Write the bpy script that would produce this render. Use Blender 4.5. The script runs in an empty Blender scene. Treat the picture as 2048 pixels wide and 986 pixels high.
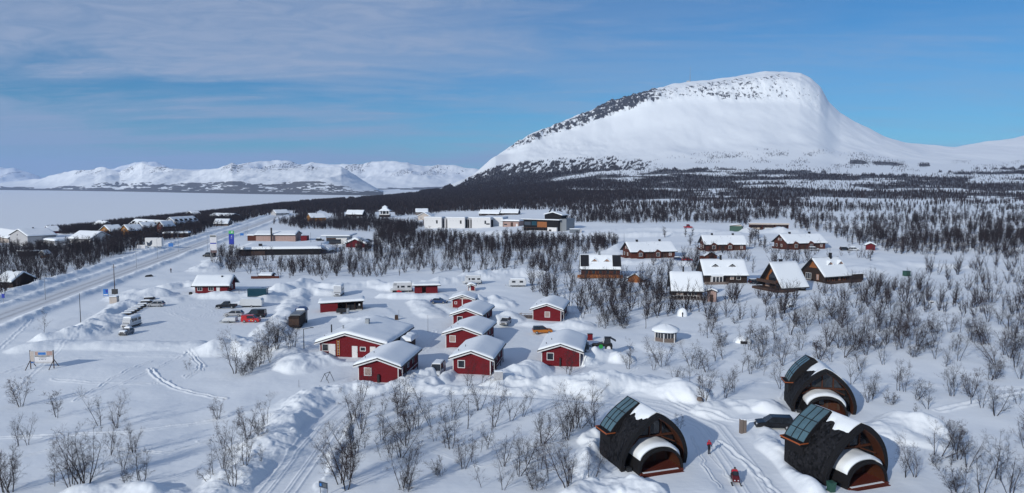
import bpy, bmesh, math, random
import numpy as np
from mathutils import Vector, Matrix
PI=math.pi; R=math.radians
rng=np.random.default_rng(7); random.seed(7)
scene=bpy.context.scene; COL=scene.collection
# ---------------------------------------------------------------- camera model (2048x986 picture units)
F=1462.0; CH=33.0; PITCH=math.atan(125/F)
cp,sp=math.cos(PITCH),math.sin(PITCH)
def ray(px,py):
    a=(px-1024)/F; b=(493-py)/F
    dy=cp+b*sp; dz=-sp+b*cp
    return a/dy, dz/dy               # x per metre of Y, z per metre of Y
def proj(x,y,z):
    x=np.asarray(x,float);y=np.asarray(y,float);z=np.asarray(z,float)-CH
    f=y*cp-z*sp; u=y*sp+z*cp
    f=np.where(f<.1,.1,f)
    return 1024+F*x/f, 493-F*u/f
# ---------------------------------------------------------------- noise
def _h(ix,iy,s):
    with np.errstate(over='ignore'):
        n=(ix.astype(np.int64)*374761393+iy.astype(np.int64)*668265263+s*1274126177)&0xffffffff
        n=((n^(n>>13))*1274126177)&0xffffffff
        n=(n^(n>>16))&0xffffffff
    return n/4294967295.0
def vn(x,y,s=0):
    x=np.asarray(x,float);y=np.asarray(y,float)
    ix=np.floor(x);iy=np.floor(y);fx=x-ix;fy=y-iy
    fx=fx*fx*(3-2*fx);fy=fy*fy*(3-2*fy)
    a=_h(ix,iy,s);b=_h(ix+1,iy,s);c=_h(ix,iy+1,s);d=_h(ix+1,iy+1,s)
    return (a+(b-a)*fx)*(1-fy)+(c+(d-c)*fx)*fy
def fbm(x,y,s=0,o=4):
    t=0;a=.5;n=0
    for k in range(o):
        t=t+a*vn(x*2**k+17*k,y*2**k-9*k,s+k);n+=a;a*=.5
    return t/n
def sstep(a,b,x):
    t=np.clip((x-a)/(b-a),0,1);return t*t*(3-2*t)
# ---------------------------------------------------------------- broad terrain
YS=[0,250,330,430,600]
COLS={ # picture column: list of (distance, picture row)
 600:[(900,421),(1300,405),(2000,394)],
 700:[(900,421),(1300,405),(2000,396)],
 800:[(900,420),(1300,404),(1800,393),(2300,387)],
 880:[(900,416),(1300,400),(1800,388),(2200,382),(2400,378)],
 950:[(900,412),(1300,396),(1800,382),(2200,369),(2500,357),(2700,348)],
 1025:[(900,407),(1300,390),(1800,372),(2200,355),(2500,335),(2750,308),(2900,290)],
 1100:[(900,404),(1300,386),(1800,366),(2200,345),(2500,322),(2750,290),(2880,268),(2920,257),(3000,252)],
 1215:[(900,401),(1300,381),(1800,358),(2200,335),(2500,310),(2750,275),(2930,240),(2990,212),(3100,203)],
 1300:[(900,400),(1300,378),(1800,354),(2200,329),(2500,300),(2750,260),(2930,212),(2990,192),(3150,180)],
 1375:[(900,399),(1300,375),(1800,350),(2200,325),(2500,293),(2750,247),(2950,204),(3020,177),(3200,162)],
 1520:[(900,398),(1300,372),(1800,348),(2200,320),(2500,285),(2750,238),(2950,200),(3020,160),(3250,144)],
 1600:[(900,398),(1300,372),(1800,348),(2200,321),(2500,287),(2750,242),(2950,204),(3020,166),(3250,150)],
 1640:[(900,398),(1300,372),(1800,349),(2200,323),(2500,292),(2750,255),(2950,225),(3050,200),(3200,190)],
 1670:[(900,398),(1300,372),(1800,349),(2200,328),(2500,305),(2750,280),(2950,252),(3200,225)],
 1760:[(900,399),(1300,373),(1800,350),(2200,330),(2500,313),(2800,292),(3200,273)],
 1850:[(900,399),(1300,373),(1800,350),(2200,334),(2600,317),(3000,302),(3300,290)],
 1950:[(900,399),(1300,373),(1800,350),(2200,336),(2600,320),(3000,300),(3400,287)],
 2048:[(900,400),(1300,372),(1800,350),(2200,338),(2600,322),(3000,300),(3500,270)],
 2400:[(900,400),(1300,372),(1800,350),(2200,336),(2600,315),(3000,285),(3500,245)]}
NEARZ={600:(0,0,0,-1),950:(0,0,0,0),1100:(0,0,.5,2),1300:(0,.8,3.5,6),1520:(0,2,6,9),1760:(0,3,7,10),2400:(0,3,8,11)}
YG=np.concatenate([np.arange(0,900,15),np.arange(900,6001,20.)])
pxs=sorted(COLS); tab=[]
nzk=sorted(NEARZ)
for px in pxs:
    pts=[(0,0)]
    for i,yy in enumerate((250,330,430,600)):
        pts.append((yy,np.interp(px,nzk,[NEARZ[k][i] for k in nzk])))
    for (d,py) in COLS[px]:
        pts.append((d,CH+ray(px,py)[1]*d))
    d,z=pts[-1]
    if px<=1100: pts+= [(d+z*1.2+250,-20),(9000,-20)] if z>0 else [(d+400,-20),(9000,-20)]
    elif px<1700: pts+=[(d+150,z+4),(d+900,z-150),(9000,z-300)]
    else: pts+=[(d+200,z+4),(d+1500,z-20),(9000,z)]
    a=np.array(pts); tab.append(np.interp(YG,a[:,0],a[:,1]))
UC=np.array([ray(p,380)[0] for p in pxs]); tab=np.array(tab)
UG=np.linspace(UC[0],UC[-1],700)
T=np.array([np.interp(UG,UC,tab[:,j]) for j in range(len(YG))]).T
SKY=[(800,387),(880,378),(920,362),(950,347),(980,322),(1000,308),(1025,290),(1060,268),(1100,252),(1140,236),(1180,222),(1215,203),(1260,190),(1300,180),(1340,168),(1375,162),(1420,158),(1470,152),(1520,144),(1560,145),(1590,148),(1610,158),(1630,175),(1640,192),(1646,203),(1670,225),(1700,243),(1730,258),(1760,273),(1800,283),(1850,290),(1900,293),(1950,286),(2000,278),(2048,270),(2400,245)]
# blur lightly
def blur(A,k,ax):
    ker=np.ones(k)/k
    return np.apply_along_axis(lambda v:np.convolve(np.pad(v,(k//2,k//2),mode='edge'),ker,'valid'),ax,A)
T=blur(T,9,0); T=blur(blur(T,3,1),3,1)
# fit the ridge line
PK_=[]
RD=np.array([np.interp(u,UC,[COLS[p][-1][0] for p in pxs]) for u in UG])
for i,u in enumerate(UG):
    px=1024+u*F*cp
    want=CH+ray(px,np.interp(px,[a for a,b in SKY],[b for a,b in SKY]))[1]*RD[i]
    j=T[i]; zr=np.max(CH+0*j[:1]) if 0 else np.interp(RD[i],YG,j)
    # highest elevation angle reached by the column
    if px>800:
        sl=(j-CH)/np.maximum(YG,1); m=(YG>1200)&(YG<3700)
        k=np.argmax(np.where(m,sl,-9)); PK_.append((i,YG[k],(want-CH)/RD[i],sl[k]))
A_=np.array(PK_);yk=blur(A_[:,1],61,0)
for (i,_,ws,ms),y_ in zip(PK_,yk): T[i]=T[i]+(ws-ms)*y_*sstep(y_-550,y_-40,YG)
def shore(Y):
    return np.interp(Y,[0,747,1300,1900,2420,2807,3100,3500],[-515,-523,-537,-525,-437,-296,-60,500])
def hb(x,y):
    x=np.asarray(x,float);y=np.asarray(y,float)
    u=x/np.maximum(y,5)
    ui=np.clip((u-UG[0])/(UG[1]-UG[0]),0,len(UG)-1.001)
    yi=np.interp(y,YG,np.arange(len(YG)));yi=np.clip(yi,0,len(YG)-1.001)
    a=ui.astype(int);b=yi.astype(int);fa=ui-a;fb=yi-b
    z=(T[a,b]*(1-fa)+T[a+1,b]*fa)*(1-fb)+(T[a,b+1]*(1-fa)+T[a+1,b+1]*fa)*fb
    xs=shore(y); xr=np.maximum(np.minimum(-95-.2*y,-60),xs+170)
    t=(xr-x)/(xr-xs)
    drop=-15*sstep(0,1,t)-4*sstep(1.0,1.1,t)
    w=sstep(-.05,.3,t)
    return z*(1-w)+drop*1.0*w
def flat(px,py,z=0.):
    "ground point under a picture point (marches the broad terrain)"
    a,s=ray(px,py)
    Y=np.concatenate([np.arange(20,800,.5),np.arange(800,3600,4)])
    g=hb(a*Y,Y); d=CH+s*Y-g
    k=np.argmax(d<0) if (d<0).any() else len(Y)-1
    if k==0: k=1
    f=d[k-1]/(d[k-1]-d[k]+1e-9)
    y=Y[k-1]+(Y[k]-Y[k-1])*f
    return a*y,y
def poly(pts): return [flat(*p) for p in pts]
# ---------------------------------------------------------------- snow banks, lanes, tracks
ROADX=lambda y:-91.5-.2*y
BERMS=[ # picture polyline, height, half width, roughness
 ([(400,1010),(468,962),(535,892),(588,832),(622,798),(668,780),(740,772)],1.25,2.7,1.1),([(520,905),(556,858),(590,812)],.7,4.0,1.),
 ([(632,1000),(664,930),(690,870),(712,830)],.35,.7,1.0),
 ([(745,778),(860,768)],1.3,2.4,1.0),
 ([(596,738),(640,722)],2.6,4.2,.8),([(655,725),(700,722)],.9,2.5,.8),
 ([(60,700),(110,692),(200,690),(300,694),(370,692),(430,700)],1.3,4.2,.35),
 ([(430,704),(462,694),(500,702),(560,712)],1.8,4.4,.6),([(462,690),(466,686)],1.6,3,.5),
 ([(100,680),(170,668),(195,650),(225,640)],1.8,4.0,1.0),
 ([(190,640),(240,612),(285,604)],1.2,2.6,1.0),
 ([(275,592),(300,592)],3.0,7.0,.5),([(235,600),(340,600),(360,596)],1.0,4.0,.8),
 ([(330,575),(370,566),(400,572),(420,576)],1.5,4.0,.8),([(400,592),(470,594),(530,590)],1.5,3.2,.8),
 ([(515,690),(545,660),(575,625),(592,600),(600,590)],1.5,3.2,.7),([(500,606),(560,596),(600,588)],1.6,3.5,.8),
 ([(490,700),(600,692)],1.2,2.5,.9),
 ([(560,580),(610,570),(660,574)],2.4,4.0,.8),([(690,575),(740,568),(790,578)],2.0,4.0,.8),([(640,586),(655,586)],2.0,3,.6),
 ([(770,592),(830,594),(880,592)],1.2,3.0,.8),([(700,640),(760,640),(780,646)],1.1,2.5,.9),
 ([(870,566),(920,560),(960,552),(1040,548),(1090,552)],2.2,5.0,1.0),([(980,556),(1060,546)],1.6,6,1.),
 ([(835,605),(850,620),(860,630)],1.0,3.0,.8),([(960,612),(985,606),(1000,612)],2.8,4.2,.9),([(1000,644),(1025,640)],2.2,3.2,.8),
 ([(1130,655),(1150,652)],1.8,3.5,.9),([(1060,648),(1120,652)],.7,1.6,.3),
 ([(812,768),(835,755),(850,752)],1.5,2.4,1.0),([(885,760),(905,748)],.9,1.5,.6),([(1010,768),(1035,750),(1060,742)],2.3,3.2,1.0),
 ([(1060,775),(1120,772),(1180,768)],1.4,2.6,1.0),([(1180,725),(1215,714),(1235,722)],1.9,2.8,.9),
 ([(1195,780),(1240,772),(1290,768),(1330,776),(1370,790)],2.1,3.6,.9),
 ([(840,778),(950,782),(1050,786)],.7,1.6,.8),
 ([(1420,822),(1480,812),(1545,818)],1.1,2.4,.9),([(1760,868),(1800,850),(1850,856)],2.0,3.6,.8),([(1830,880),(1870,885)],.6,2,.4),
 ([(1190,870),(1180,910),(1195,940)],1.0,1.6,1.0),([(1150,990),(1215,975),(1260,978),(1300,990)],1.3,2.0,1.0),
 ([(1520,845),(1540,880),(1590,930),(1630,990)],.55,1.1,.9),([(1545,890),(1600,960),(1620,985)],1.1,1.6,.5),
 ([(1320,700),(1300,690)],.5,3,.2),
 ([(160,992),(240,986),(330,992)],1.1,2.2,.8),
 ([(850,466),(930,466),(1010,468),(1100,472),(1200,470),(1300,470),(1400,470),(1460,468)],2.2,7.0,.9),([(1180,463),(1300,458),(1420,462)],1.6,6,.8),([(1500,462),(1580,464)],3.0,8,1.0),
 ([(1260,525),(1340,524),(1400,530)],1.5,4.5,.9),([(1700,545),(1800,528),(1900,530)],1.5,8,.6),([(1240,500),(1225,508)],3,6,.5),
 ([(1620,600),(1660,596)],.6,3,.4),([(480,500),(560,496),(640,500)],1.,5.,.8),([(410,540),(430,525),(440,520)],2.,5,.8),
]
# narrow snowmobile tracks (raised lit edges)
TRACKS=[([(105,758),(180,766),(300,768),(335,762)],.22,.5),([(300,738),(320,760),(360,780),(450,798)],.3,.5),
 ([(0,876),(120,872),(260,866),(400,842),(520,818)],.25,.5),([(0,748),(90,720),(250,712),(360,712)],.2,.7),
 ([(375,705),(400,728),(395,738),(370,752)],.2,.35),([(382,703),(408,728),(402,740),(375,755)],.2,.35),
 ([(180,795),(260,760),(380,705)],.18,.4),([(150,800),(250,745),(300,722)],.18,.4),
 ([(1310,735),(1370,748),(1430,758),(1560,764),(1600,770)],.3,.55),([(1660,790),(1700,770),(1850,768),(1990,778),(2060,776)],.3,.5),
 ([(1880,820),(1960,805),(2060,785)],.3,.8),([(1690,610),(1840,606),(1960,615),(2060,612)],.35,.7),([(1740,590),(1850,583),(1960,575),(2060,560)],.35,.7),
 ([(1850,625),(1960,628),(2060,600)],.3,.6),([(1060,560),(1120,575),(1160,640)],.3,.6),([(1350,665),(1450,668)],.3,.6),
 ([(1240,550),(1400,552)],.4,.9),([(1500,552),(1620,548)],.4,.9),([(1770,560),(2048,575)],.3,.7),
 ([(400,880),(540,842),(620,800),(700,760)],.12,.5),([(0,700),(60,640)],.12,.6),([(0,930),(140,890),(330,905),(420,880)],.2,.3),([(330,620),(380,640),(440,625),(400,605),(340,618)],.12,.5),([(345,626),(390,636),(425,622)],.12,.5),([(1385,870),(1398,905),(1415,940),(1440,975)],.2,.25),([(1420,905),(1440,930),(1462,955)],.15,.2),([(860,900),(960,935),(1060,905),(1180,930)],.14,.25),([(1560,800),(1640,700),(1700,650)],.2,.35),([(1240,760),(1300,720),(1420,700)],.18,.3),([(20,790),(120,700),(200,640)],.08,.5),
 ([(1330,795),(1400,826),(1460,838),(1540,850)],.25,.6),([(1440,880),(1500,930),(1560,990)],.25,.5),([(850,700),(870,660),(930,640)],.15,.5)]
LANES=[ # flattened, plowed strips: polyline, half width
 ([(515,1030),(560,975),(612,905),(655,848),(705,806),(800,786),(950,776),(1100,786),(1230,795),(1330,812),(1420,850),(1480,930),(1530,1010)],3.0),
 ([(250,640),(330,640),(430,630),(500,640),(450,665),(340,665)],14.),
 ([(300,620),(380,600),(520,610)],8.),
 ([(800,640),(860,650),(870,700),(880,760)],3.5),([(1030,660),(1060,690),(1040,730)],5.),([(640,660),(600,600),(700,600),(820,610),(870,640)],6.)]
def build_lines():
    out=[]
    for pl,h,w,r in BERMS: out.append((poly(pl),h,w,r,'b'))
    for pl,h,w in TRACKS: out.append((poly(pl),h*.55,w*.8,.5,'t'))
    return out
LINES=build_lines(); LN=[(poly(p),w) for p,w in LANES]
PADS=[]   # (x,y,r) flattened pads under things, filled below
def segdist(x,y,pl):
    best=np.full(x.shape,1e9)
    for (x0,y0),(x1,y1) in zip(pl[:-1],pl[1:]):
        dx,dy=x1-x0,y1-y0;L=dx*dx+dy*dy+1e-9
        t=np.clip(((x-x0)*dx+(y-y0)*dy)/L,0,1)
        best=np.minimum(best,np.hypot(x-x0-t*dx,y-y0-t*dy))
    return best
def detail(x,y):
    x=np.asarray(x,float).ravel();y=np.asarray(y,float).ravel()
    near=sstep(900,300,y)
    z=(fbm(x/14,y/14,3,3)-.5)*.9*near+(fbm(x/3.2,y/5,5,3)-.5)*.12*sstep(260,120,y)
    z+= (fbm(x/60,y/40,9,3)-.5)*3*sstep(180,420,y)*sstep(-180,-60,x)
    packed=np.zeros_like(x)
    for pl,w in LN:
        a=np.array(pl);m=(x>a[:,0].min()-w-6)&(x<a[:,0].max()+w+6)&(y>a[:,1].min()-w-6)&(y<a[:,1].max()+w+6)
        if not m.any(): continue
        d=segdist(x[m],y[m],pl); k=1-sstep(w-.3,w+1.6,d)
        packed[m]=np.maximum(packed[m],k)
    z=z*(1-.85*packed)-packed*.18+packed*(fbm(x/1.2,y/1.2,33,2)-.5)*.06
    # the main road, with ploughed shoulders and a cycle path beyond
    dr=x-ROADX(y); k=1-sstep(4.2,6,np.abs(dr)); far=sstep(1000,800,y)
    z=z*(1-.9*k*far)
    brk=.55+.9*fbm(y/22,y*0+3,21,2)
    for off,hh,ww in ((7.2,.9,2.),(-7.4,.8,1.8),(-15,1.3,2.6)):
        z+=far*hh*brk*np.exp(-((dr-off)/ww)**2)*(.7+.6*fbm(x/1.5,y/2.5,8,2))
    for pl,h,w,r,kd in LINES:
        a=np.array(pl);R_=w*2.2
        m=(x>a[:,0].min()-R_)&(x<a[:,0].max()+R_)&(y>a[:,1].min()-R_)&(y<a[:,1].max()+R_)
        if not m.any(): continue
        xm,ym=x[m],y[m]
        if kd=='b':
            d=segdist(xm+ (vn(xm/2.3,ym/2.3,41)-.5)*1.6*r, ym+(vn(xm/2.3,ym/2.3,42)-.5)*1.6*r,pl)
            hv=.35+1.1*fbm(xm/5.5+h,ym/8,48,2);s=np.clip(1-(d/(w*1.25*(.7+.6*vn(xm/6,ym/6,49))))**2,0,1)**1.35
            lump=1+r*(.55*(fbm(xm/(w*1.1),ym/(w*1.1),43,2)-.5)*2)
            rough=r*((fbm(xm/1.1,ym/1.1,44,4)-.5)*.38+np.maximum(0,vn(xm/1.3,ym/1.3,45)-.68)*.7)
            z[m]=np.maximum(z[m]*(1-s*.5),0*s+z[m]*(1-np.minimum(1,s*1.5)))+s*(h*.8*lump*hv)+np.minimum(s*2,1)*rough*min(h,1.4)*.8
        else:
            d=segdist(xm+(vn(xm/1.5,ym/1.5,46)-.5)*.6,ym,pl)
            z[m]+=h*np.exp(-((d-w)/(w*.42))**2)*(.6+.8*vn(xm/.7,ym/.7,47))-h*.5*np.exp(-(d/(w*.5))**2)
    # ruts in the ploughed lane and on the road
    d=segdist(x,y,LN[0][0]); 
    for off in (.8,1.15,2.0): z+=packed*.09*np.exp(-((d-off)/.13)**2)
    for (cx,cy,r) in PADS:
        m=(np.abs(x-cx)<r+3)&(np.abs(y-cy)<r+3)
        if m.any():
            d=np.hypot(x[m]-cx,y[m]-cy); z[m]*=sstep(r*.75,r+1.5,d)
    return z,packed
def mountain(x,y,z):
    "gullies and crags"
    w=sstep(1900,2500,y)*sstep(60,140,z)
    g=(fbm(x/170,y/300,61,4)-.5)*20+(fbm(x/50,y/110,62,3)-.5)*4
    return g*w
def H(x,y):
    "full ground height (scalar or array)"
    xx=np.atleast_1d(np.asarray(x,float));yy=np.atleast_1d(np.asarray(y,float))
    b=hb(xx,yy); d,_=detail(xx,yy); r=b+d.reshape(b.shape)
    return float(r.ravel()[0]) if np.ndim(x)==0 else r
def G(px,py):
    x,y=flat(px,py); return x,y,H(x,y)
# ---------------------------------------------------------------- materials
def newmat(name):
    m=bpy.data.materials.new(name);m.use_nodes=True
    return m,m.node_tree.nodes,m.node_tree.links,m.node_tree.nodes['Principled BSDF']
def mat(name,col,rough=.6,var=.12,scale=3.,bump=0.,bscale=20.,metal=0.,spec=.4,dirt=None,coat=0.):
    m,N,L,P=newmat(name)
    P.inputs['Roughness'].default_value=rough;P.inputs['Metallic'].default_value=metal
    P.inputs['Specular IOR Level'].default_value=spec
    if coat: P.inputs['Coat Weight'].default_value=coat
    tc=N.new('ShaderNodeTexCoord')
    n=N.new('ShaderNodeTexNoise');n.inputs['Scale'].default_value=scale;n.inputs['Detail'].default_value=4
    L.new(tc.outputs['Object'],n.inputs['Vector'])
    r=N.new('ShaderNodeMapRange');r.inputs['From Min'].default_value=.3;r.inputs['From Max'].default_value=.7
    r.inputs['To Min'].default_value=1-var;r.inputs['To Max'].default_value=1+var
    L.new(n.outputs['Fac'],r.inputs['Value'])
    x=N.new('ShaderNodeVectorMath');x.operation='SCALE';x.inputs[0].default_value=col[:3]
    L.new(r.outputs['Result'],x.inputs['Scale']);L.new(x.outputs[0],P.inputs['Base Color'])
    if bump:
        n2=N.new('ShaderNodeTexNoise');n2.inputs['Scale'].default_value=bscale;n2.inputs['Detail'].default_value=3
        L.new(tc.outputs['Object'],n2.inputs['Vector'])
        b=N.new('ShaderNodeBump');b.inputs['Strength'].default_value=bump;b.inputs['Distance'].default_value=.03
        L.new(n2.outputs['Fac'],b.inputs['Height']);L.new(b.outputs['Normal'],P.inputs['Normal'])
    return m
def boardmat(name,col,axis='Z',pitch=.16,rough=.75,var=.16):
    "painted timber boards; grooves across the given axis"
    m,N,L,P=newmat(name);P.inputs['Roughness'].default_value=rough;P.inputs['Specular IOR Level'].default_value=.25
    tc=N.new('ShaderNodeTexCoord');w=N.new('ShaderNodeTexWave');w.wave_type='BANDS';w.bands_direction=axis
    w.wave_profile='SAW';w.inputs['Scale'].default_value=(1/pitch)/20*PI*2/ (PI*2) *20/ (20/ (2*PI)) ;w.inputs['Distortion'].default_value=0
    L.new(tc.outputs['Object'],w.inputs['Vector'])
    b=N.new('ShaderNodeBump');b.inputs['Strength'].default_value=.6;b.inputs['Distance'].default_value=.03
    L.new(w.outputs['Fac'],b.inputs['Height']);L.new(b.outputs['Normal'],P.inputs['Normal'])
    mp=N.new('ShaderNodeMapping');mp.inputs['Scale'].default_value=(.5,.5,6) if axis=='Z' else (6,6,.5)
    L.new(tc.outputs['Object'],mp.inputs['Vector'])
    n=N.new('ShaderNodeTexNoise');n.inputs['Scale'].default_value=1.2;n.inputs['Detail'].default_value=5
    L.new(mp.outputs[0],n.inputs['Vector'])
    r=N.new('ShaderNodeMapRange');r.inputs['From Min'].default_value=.3;r.inputs['From Max'].default_value=.7
    r.inputs['To Min'].default_value=1-var;r.inputs['To Max'].default_value=1+var
    L.new(n.outputs['Fac'],r.inputs['Value'])
    x=N.new('ShaderNodeVectorMath');x.operation='SCALE';x.inputs[0].default_value=col[:3]
    L.new(r.outputs['Result'],x.inputs['Scale']);L.new(x.outputs[0],P.inputs['Base Color'])
    return m
SNOWC=(.82,.86,.89)
def snowmat(name,bs=2.5,strength=.25,dist=.05):
    m,N,L,P=newmat(name);P.inputs['Roughness'].default_value=.75;P.inputs['Specular IOR Level'].default_value=.2
    tc=N.new('ShaderNodeTexCoord');n=N.new('ShaderNodeTexNoise');n.inputs['Scale'].default_value=bs;n.inputs['Detail'].default_value=6
    L.new(tc.outputs['Object'],n.inputs['Vector'])
    b=N.new('ShaderNodeBump');b.inputs['Strength'].default_value=strength;b.inputs['Distance'].default_value=dist
    L.new(n.outputs['Fac'],b.inputs['Height']);L.new(b.outputs['Normal'],P.inputs['Normal'])
    P.inputs['Base Color'].default_value=(*SNOWC,1)
    return m
M={}
M['snow']=snowmat('roof_snow')
def terrain_material():
    m,N,L,P=newmat('snow_ground')
    P.inputs['Roughness'].default_value=.75;P.inputs['Specular IOR Level'].default_value=.2
    tc=N.new('ShaderNodeTexCoord')
    def noise(sc,det=5,vec=None,rough=.55):
        n=N.new('ShaderNodeTexNoise');n.inputs['Scale'].default_value=sc;n.inputs['Detail'].default_value=det;n.inputs['Roughness'].default_value=rough
        L.new(vec or tc.outputs['Object'],n.inputs['Vector']);return n.outputs['Fac']
    def mth(op,a,b=None,c=None):
        q=N.new('ShaderNodeMath');q.operation=op
        for i,v in enumerate((a,b,c)):
            if v is None: continue
            if isinstance(v,(int,float)): q.inputs[i].default_value=v
            else: L.new(v,q.inputs[i])
        return q.outputs[0]
    def attr(nm):
        a=N.new('ShaderNodeAttribute');a.attribute_name=nm;return a.outputs['Fac']
    def ramp(v,lo,hi):
        q=N.new('ShaderNodeMapRange');q.interpolation_type='SMOOTHSTEP'
        L.new(v,q.inputs['Value']);q.inputs['From Min'].default_value=lo;q.inputs['From Max'].default_value=hi;return q.outputs['Result']
    rock=attr('rock');scrub=attr('scrub');road=attr('road')
    # crags: stretched noise over a mask
    mp=N.new('ShaderNodeMapping');mp.inputs['Scale'].default_value=(1,.25,.8);L.new(tc.outputs['Object'],mp.inputs['Vector'])
    rn=noise(.075,7,mp.outputs[0],.72)
    rf=ramp(mth('ADD',rn,mth('MULTIPLY',rock,.33)),.74,.80)
    rf=mth('MULTIPLY',rf,ramp(rock,.02,.2))
    sn=mth('ADD',mth('MULTIPLY',noise(.05,6,None,.7),.5),mth('MULTIPLY',noise(.006,6,None,.7),.5)); sf=mth('MULTIPLY',ramp(mth('ADD',sn,mth('MULTIPLY',scrub,.75)),.70,.86),ramp(scrub,.02,.3))
    sf=mth('MULTIPLY',sf,.85)
    # the road: packed grey snow with darker wheel tracks
    rdn=noise(.6,4)
    rdf=mth('MULTIPLY',road,mth('ADD',.35,mth('MULTIPLY',rdn,.6)))
    def mix(f,a,b):
        q=N.new('ShaderNodeMix');q.data_type='RGBA'
        L.new(f,q.inputs[0])
        if isinstance(a,tuple): q.inputs[6].default_value=(*a,1)
        else: L.new(a,q.inputs[6])
        q.inputs[7].default_value=(*b,1);return q.outputs[2]
    c=mix(rdf,SNOWC,(.30,.30,.32)); c=mix(sf,c,(.028,.022,.024)); c=mix(rf,c,(.055,.055,.062))
    L.new(c,P.inputs['Base Color'])
    b=N.new('ShaderNodeBump');b.inputs['Strength'].default_value=.35;b.inputs['Distance'].default_value=.12
    mp2=N.new('ShaderNodeMapping');mp2.inputs['Rotation'].default_value=(0,0,R(25));mp2.inputs['Scale'].default_value=(.5,1.6,1);L.new(tc.outputs['Object'],mp2.inputs['Vector'])
    h=mth('ADD',noise(1.3,6),mth('MULTIPLY',noise(.7,4,mp2.outputs[0]),.8))
    L.new(h,b.inputs['Height'])
    b2=N.new('ShaderNodeBump');b2.inputs['Strength'].default_value=.9;b2.inputs['Distance'].default_value=9.
    L.new(mth('MULTIPLY',noise(.03,7,mp.outputs[0],.65),mth('ADD',rock,.06)),b2.inputs['Height']);L.new(b.outputs['Normal'],b2.inputs['Normal'])
    far=attr('far')
    q=N.new('ShaderNodeMix');q.data_type='VECTOR';L.new(far,q.inputs[0]);L.new(b.outputs['Normal'],q.inputs[4]);L.new(b2.outputs['Normal'],q.inputs[5])
    L.new(q.outputs[1],P.inputs['Normal'])
    return m
M['ground']=terrain_material()
# ---------------------------------------------------------------- helpers for objects
def link(o,parent=None):
    COL.objects.link(o)
    if parent is not None: o.parent=parent
    return o
def meshobj(name,verts,faces,m,parent=None,smooth=False,mats=None,fm=None):
    me=bpy.data.meshes.new(name);me.from_pydata([tuple(v) for v in verts],[],faces);me.update()
    for mm in (mats or [m]): me.materials.append(mm)
    if fm is not None: me.polygons.foreach_set('material_index',fm)
    if smooth: me.polygons.foreach_set('use_smooth',[True]*len(me.polygons))
    return link(bpy.data.objects.new(name,me),parent)
def grid_object(name,X,Y,Z,m,attrs={}):
    nr,nc=X.shape
    co=np.empty((nr*nc,3),np.float32);co[:,0]=X.ravel();co[:,1]=Y.ravel();co[:,2]=Z.ravel()
    i=np.arange(nr-1)[:,None]*nc+np.arange(nc-1)[None,:];i=i.ravel()
    f=np.stack([i,i+1,i+nc+1,i+nc],1).astype(np.int32)
    return fastmesh(name,co,f,m,attrs)
def fastmesh(name,co,f,m,attrs={},smooth=True):
    me=bpy.data.meshes.new(name);k=f.shape[1]
    me.vertices.add(len(co));me.vertices.foreach_set('co',np.ascontiguousarray(co,np.float32).ravel())
    me.loops.add(f.size);me.loops.foreach_set('vertex_index',np.ascontiguousarray(f,np.int32).ravel())
    me.polygons.add(len(f));me.polygons.foreach_set('loop_start',np.arange(0,f.size,k,dtype=np.int32))
    me.polygons.foreach_set('loop_total',np.full(len(f),k,np.int32))
    me.polygons.foreach_set('use_smooth',np.full(len(f),smooth))
    me.update(calc_edges=True)
    for a,v in attrs.items():
        at=me.attributes.new(a,'FLOAT','POINT');at.data.foreach_set('value',np.ascontiguousarray(v,np.float32).ravel())
    me.materials.append(m)
    return link(bpy.data.objects.new(name,me))
def structure(o,label=None):
    o['kind']='structure'
    return o
def thing(name,label,cat,x,y,z=0,rot=0,group=None):
    o=bpy.data.objects.new(name,None);o.empty_display_size=.5;COL.objects.link(o)
    o.location=(x,y,z);o.rotation_euler=(0,0,rot);o['label']=label;o['category']=cat
    if group:o['group']=group
    return o
def tag(o,label,cat,group=None):
    o['label']=label;o['category']=cat
    if group:o['group']=group
    return o
M['lake']=snowmat('lake_snow',.05,.3,.3)
M['bark']=mat('birch_bark',(.038,.031,.031),.8,.35,1.5)
M['twig']=mat('birch_twigs',(.026,.019,.021),.85,.35,.08)
M['twig_grey']=mat('grey_birch_twigs',(.036,.030,.031),.85,.3,.5)
M['twig_red']=mat('russet_birch_twigs',(.038,.021,.020),.85,.3,.5)
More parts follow.
